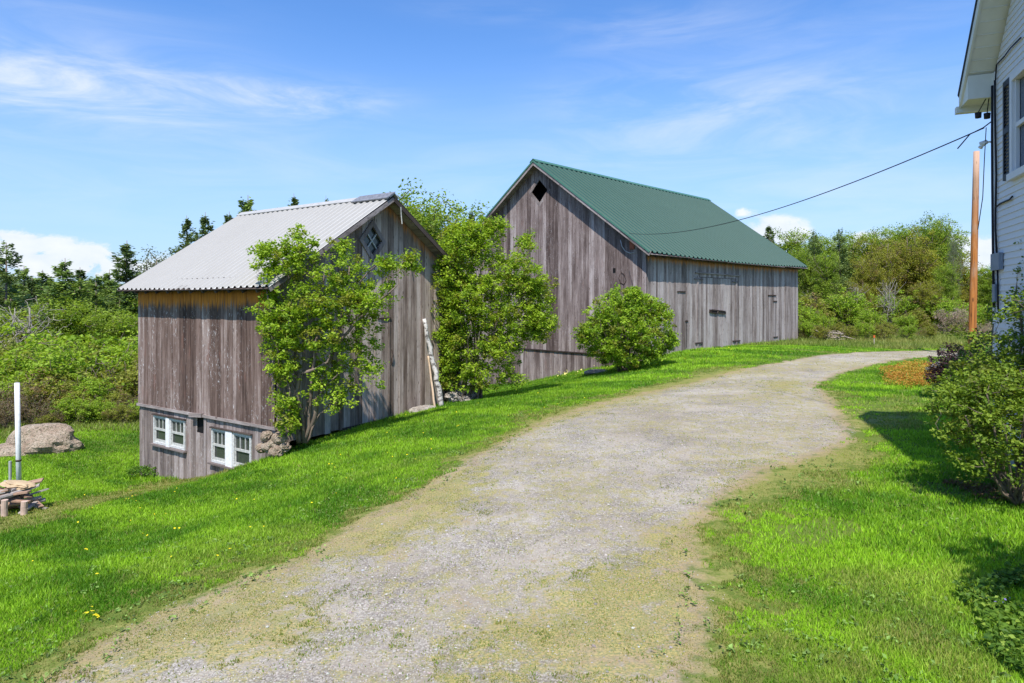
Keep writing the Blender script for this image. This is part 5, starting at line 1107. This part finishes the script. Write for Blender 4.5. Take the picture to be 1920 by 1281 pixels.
T_('dec2', 1630, 470, 50, 'olive tree just right of the tall pines', rz=3, szx=.8)
T_('sprA', 1600, 460, 56, 'green spruce right of the pair of tall pines', rz=3, szx=1.3)
T_('sprA', 1510, 470, 56, 'green spruce touching the far end of the green roof', rz=1, szx=1.3)
T_('sprA', 150, 520, 50, 'green spruce right behind the lone pointed spruce', rz=5, szx=1.3)
T_('sprA', 90, 540, 46, 'green spruce just left of the lone pointed spruce', rz=6, szx=1.3)
T_('dec1', 130, 570, 41, 'light green broadleaf tree below the lone pointed spruce', rz=6, szx=1.3)
T_('sprA', 225, 530, 43, 'green spruce in front of the dark spruce beside the pale roof', rz=2, szx=1.2)
rg = np.random.default_rng(90)
for k, (px, ty, Y) in enumerate(((-30, 500, 50), (45, 512, 56), (80, 520, 58), (150, 515, 60), (180, 528, 52), (205, 520, 60), (255, 540, 50), (100, 545, 50), (20, 540, 50), (-10, 560, 46), (140, 555, 46), (235, 560, 46))):
    T_('sprA' if k % 3 else 'sprB', px, ty-14, Y, 'conifer in the belt behind the left thicket', 'conifers behind the left thicket', rz=k*1.3, szx=1.5)
for k, (px, ty, Y) in enumerate(((1518, 545, 44), (1606, 530, 45), (1662, 520, 44))):
    T_('bare', px, ty, Y, 'brown leafless sapling at the front of the right hand wood', 'leafless saplings of the right wood', 'tree', 'bare_tree', rz=k*1.4, szx=.8)
for k, (px, ty, Y) in enumerate(((60, 580, 43), (175, 575, 44), (245, 590, 42), (20, 590, 41), (110, 590, 42), (270, 575, 45))):
    T_('dec1' if k % 2 else 'dec2', px, ty, Y, 'broadleaf tree in the belt behind the left thicket', 'broadleaf trees behind the left thicket', rz=k*1.7, szx=1.6)
for k, (px, ty, Y, q) in enumerate(((1490, 440, 58, 'dec1'), (1530, 455, 60, 'sprA'), (1560, 450, 60, 'dec1'), (1600, 445, 62, 'dec1'), (1625, 440, 62, 'dec2'), (1680, 430, 62, 'dec1'), (1720, 425, 63, 'dec2'), (1765, 435, 60, 'dec1'), (1790, 470, 58, 'dec2'))):
    T_(q, px, ty, Y, 'tree in the back row of the right hand wood', 'back row trees of the right wood', rz=k*1.9, szx=1.05)
# far wood below the hill, left valley and right
def far_wood(N, seed):
    rg = np.random.default_rng(seed); th_ = np.radians(rg.uniform(-50, 50, N)); r = rg.uniform(75, 480, N)**1.0; X = r*np.sin(th_); Y = r*np.cos(th_); z = height(X, Y)
    per = 80; idx = np.repeat(np.arange(N), per); hgt = rg.uniform(7, 11, N)*np.where(th_ < 0, 1.0, .62); wd_ = rg.uniform(1.8, 3.2, N); con = rg.random(N) < .35
    u = rg.random(len(idx)); prof = np.where(con[idx], (1-u)**.8, np.sqrt(np.clip(1-(2*u-1)**2, 0, 1))); a = rg.uniform(0, 6.28, len(idx)); rad = wd_[idx]*prof*rg.random(len(idx))**.4
    c = np.stack([X[idx]+np.cos(a)*rad, Y[idx]+np.sin(a)*rad, z[idx]+hgt[idx]*(.15+.85*u)], 1)
    base = np.where(con[:, None], np.array([.035, .07, .022]), np.array([.11, .16, .04])+rg.uniform(-.03, .05, (N, 1))*np.array([1, .9, .4])); col = base[idx]*rg.uniform(.7, 1.3, (len(idx), 1))
    V_, F_, c_ = leaves(c, (.34+r[idx]*.0032), rg, col, .4, .8); o = mk('distant_wood', V_, F_, M_leaf, None, {'col': c_}); tag(o, 'far mixed woodland reaching back toward the low hills', 'woodland', kind='stuff')
far_wood(2600, 77)
# rough field grass beyond the drive and thicket floor
def rough(N, seed):
    rg = np.random.default_rng(seed); th_ = np.radians(rg.uniform(-46, 46, N)); r = 28+rg.random(N)**1.2*30; P = np.stack([r*np.sin(th_), r*np.cos(th_)], 1); d, m = fields(P)
    k = (d < -.5) & ~in_barn(P, BARN_L) & ~in_barn(P, BARN_G) & ((np.abs(np.degrees(th_)-30) < 18) & (r > 33) | (np.degrees(th_) < -20) & (r > 29.5+2.5*vnoise(P, .35, 3))); P = P[k]; n = len(P); z = height(P[:, 0], P[:, 1])
    H = rg.uniform(.08, .28, n); a = rg.uniform(0, 6.28, n); w2 = .02; e = np.stack([np.cos(a)*w2, np.sin(a)*w2, np.zeros(n)], 1); B0 = np.stack([P[:, 0], P[:, 1], z], 1); tip = B0+np.stack([rg.normal(0, .1, n), rg.normal(0, .1, n), H], 1)
    v = vnoise(P, .4, 7, 2)[:, None]; c = (1-v)*np.array([.14, .24, .03])+v*np.array([.36, .34, .10]); c = c*rg.uniform(.7, 1.2, (n, 1))
    o = mk('field_grass', np.stack([B0-e, B0+e, tip], 1).reshape(-1, 3), np.arange(3*n).reshape(-1, 3), M_grass, None, {'col': np.repeat(c, 3, 0)}); tag(o, 'rough yellow green field grass at the foot of the woods', 'grass', kind='stuff')
rough(160000, 61)
# leafy weeds at the small barn's back corner
bw = gpos(272, 18.4); place_shrub('weed_clump', bw, 'small leafy weed clump at the far basement corner of the small barn', 'plant', shrub_geo([([(0, 0, 0), (.1, 0, .2), (.2, 0, .3)], .01, .004), ([(0, 0, 0), (-.1, 0, .2), (-.3, 0, .3)], .01, .004)], [((0, 0, .2), (.5, .3, .2), 1)], 60, 14, .10, .07, [(.05, .13, .015), (.16, .29, .03)], 51, twig=.004))
ORD = ['leftmost', 'second from the left', 'third from the left', 'fourth from the left', 'fifth from the left', 'sixth from the left', 'seventh from the left', 'eighth from the left', 'ninth from the left', 'tenth from the left', 'eleventh from the left', 'twelfth from the left', 'thirteenth from the left', 'fourteenth from the left', 'fifteenth from the left', 'sixteenth from the left']
from collections import defaultdict
gd = defaultdict(list)
for o in bpy.data.objects:
    if o.parent is None and 'group' in o and 'label' in o: gd[o['label']].append(o)
for lab, os_ in gd.items():
    if 1 < len(os_) <= 16:
        for k, o in enumerate(sorted(os_, key=lambda q: q.location.x/q.location.y)): o['label'] = (lab.replace(' wild', '')+', '+ORD[k])
bpy.context.view_layer.update()
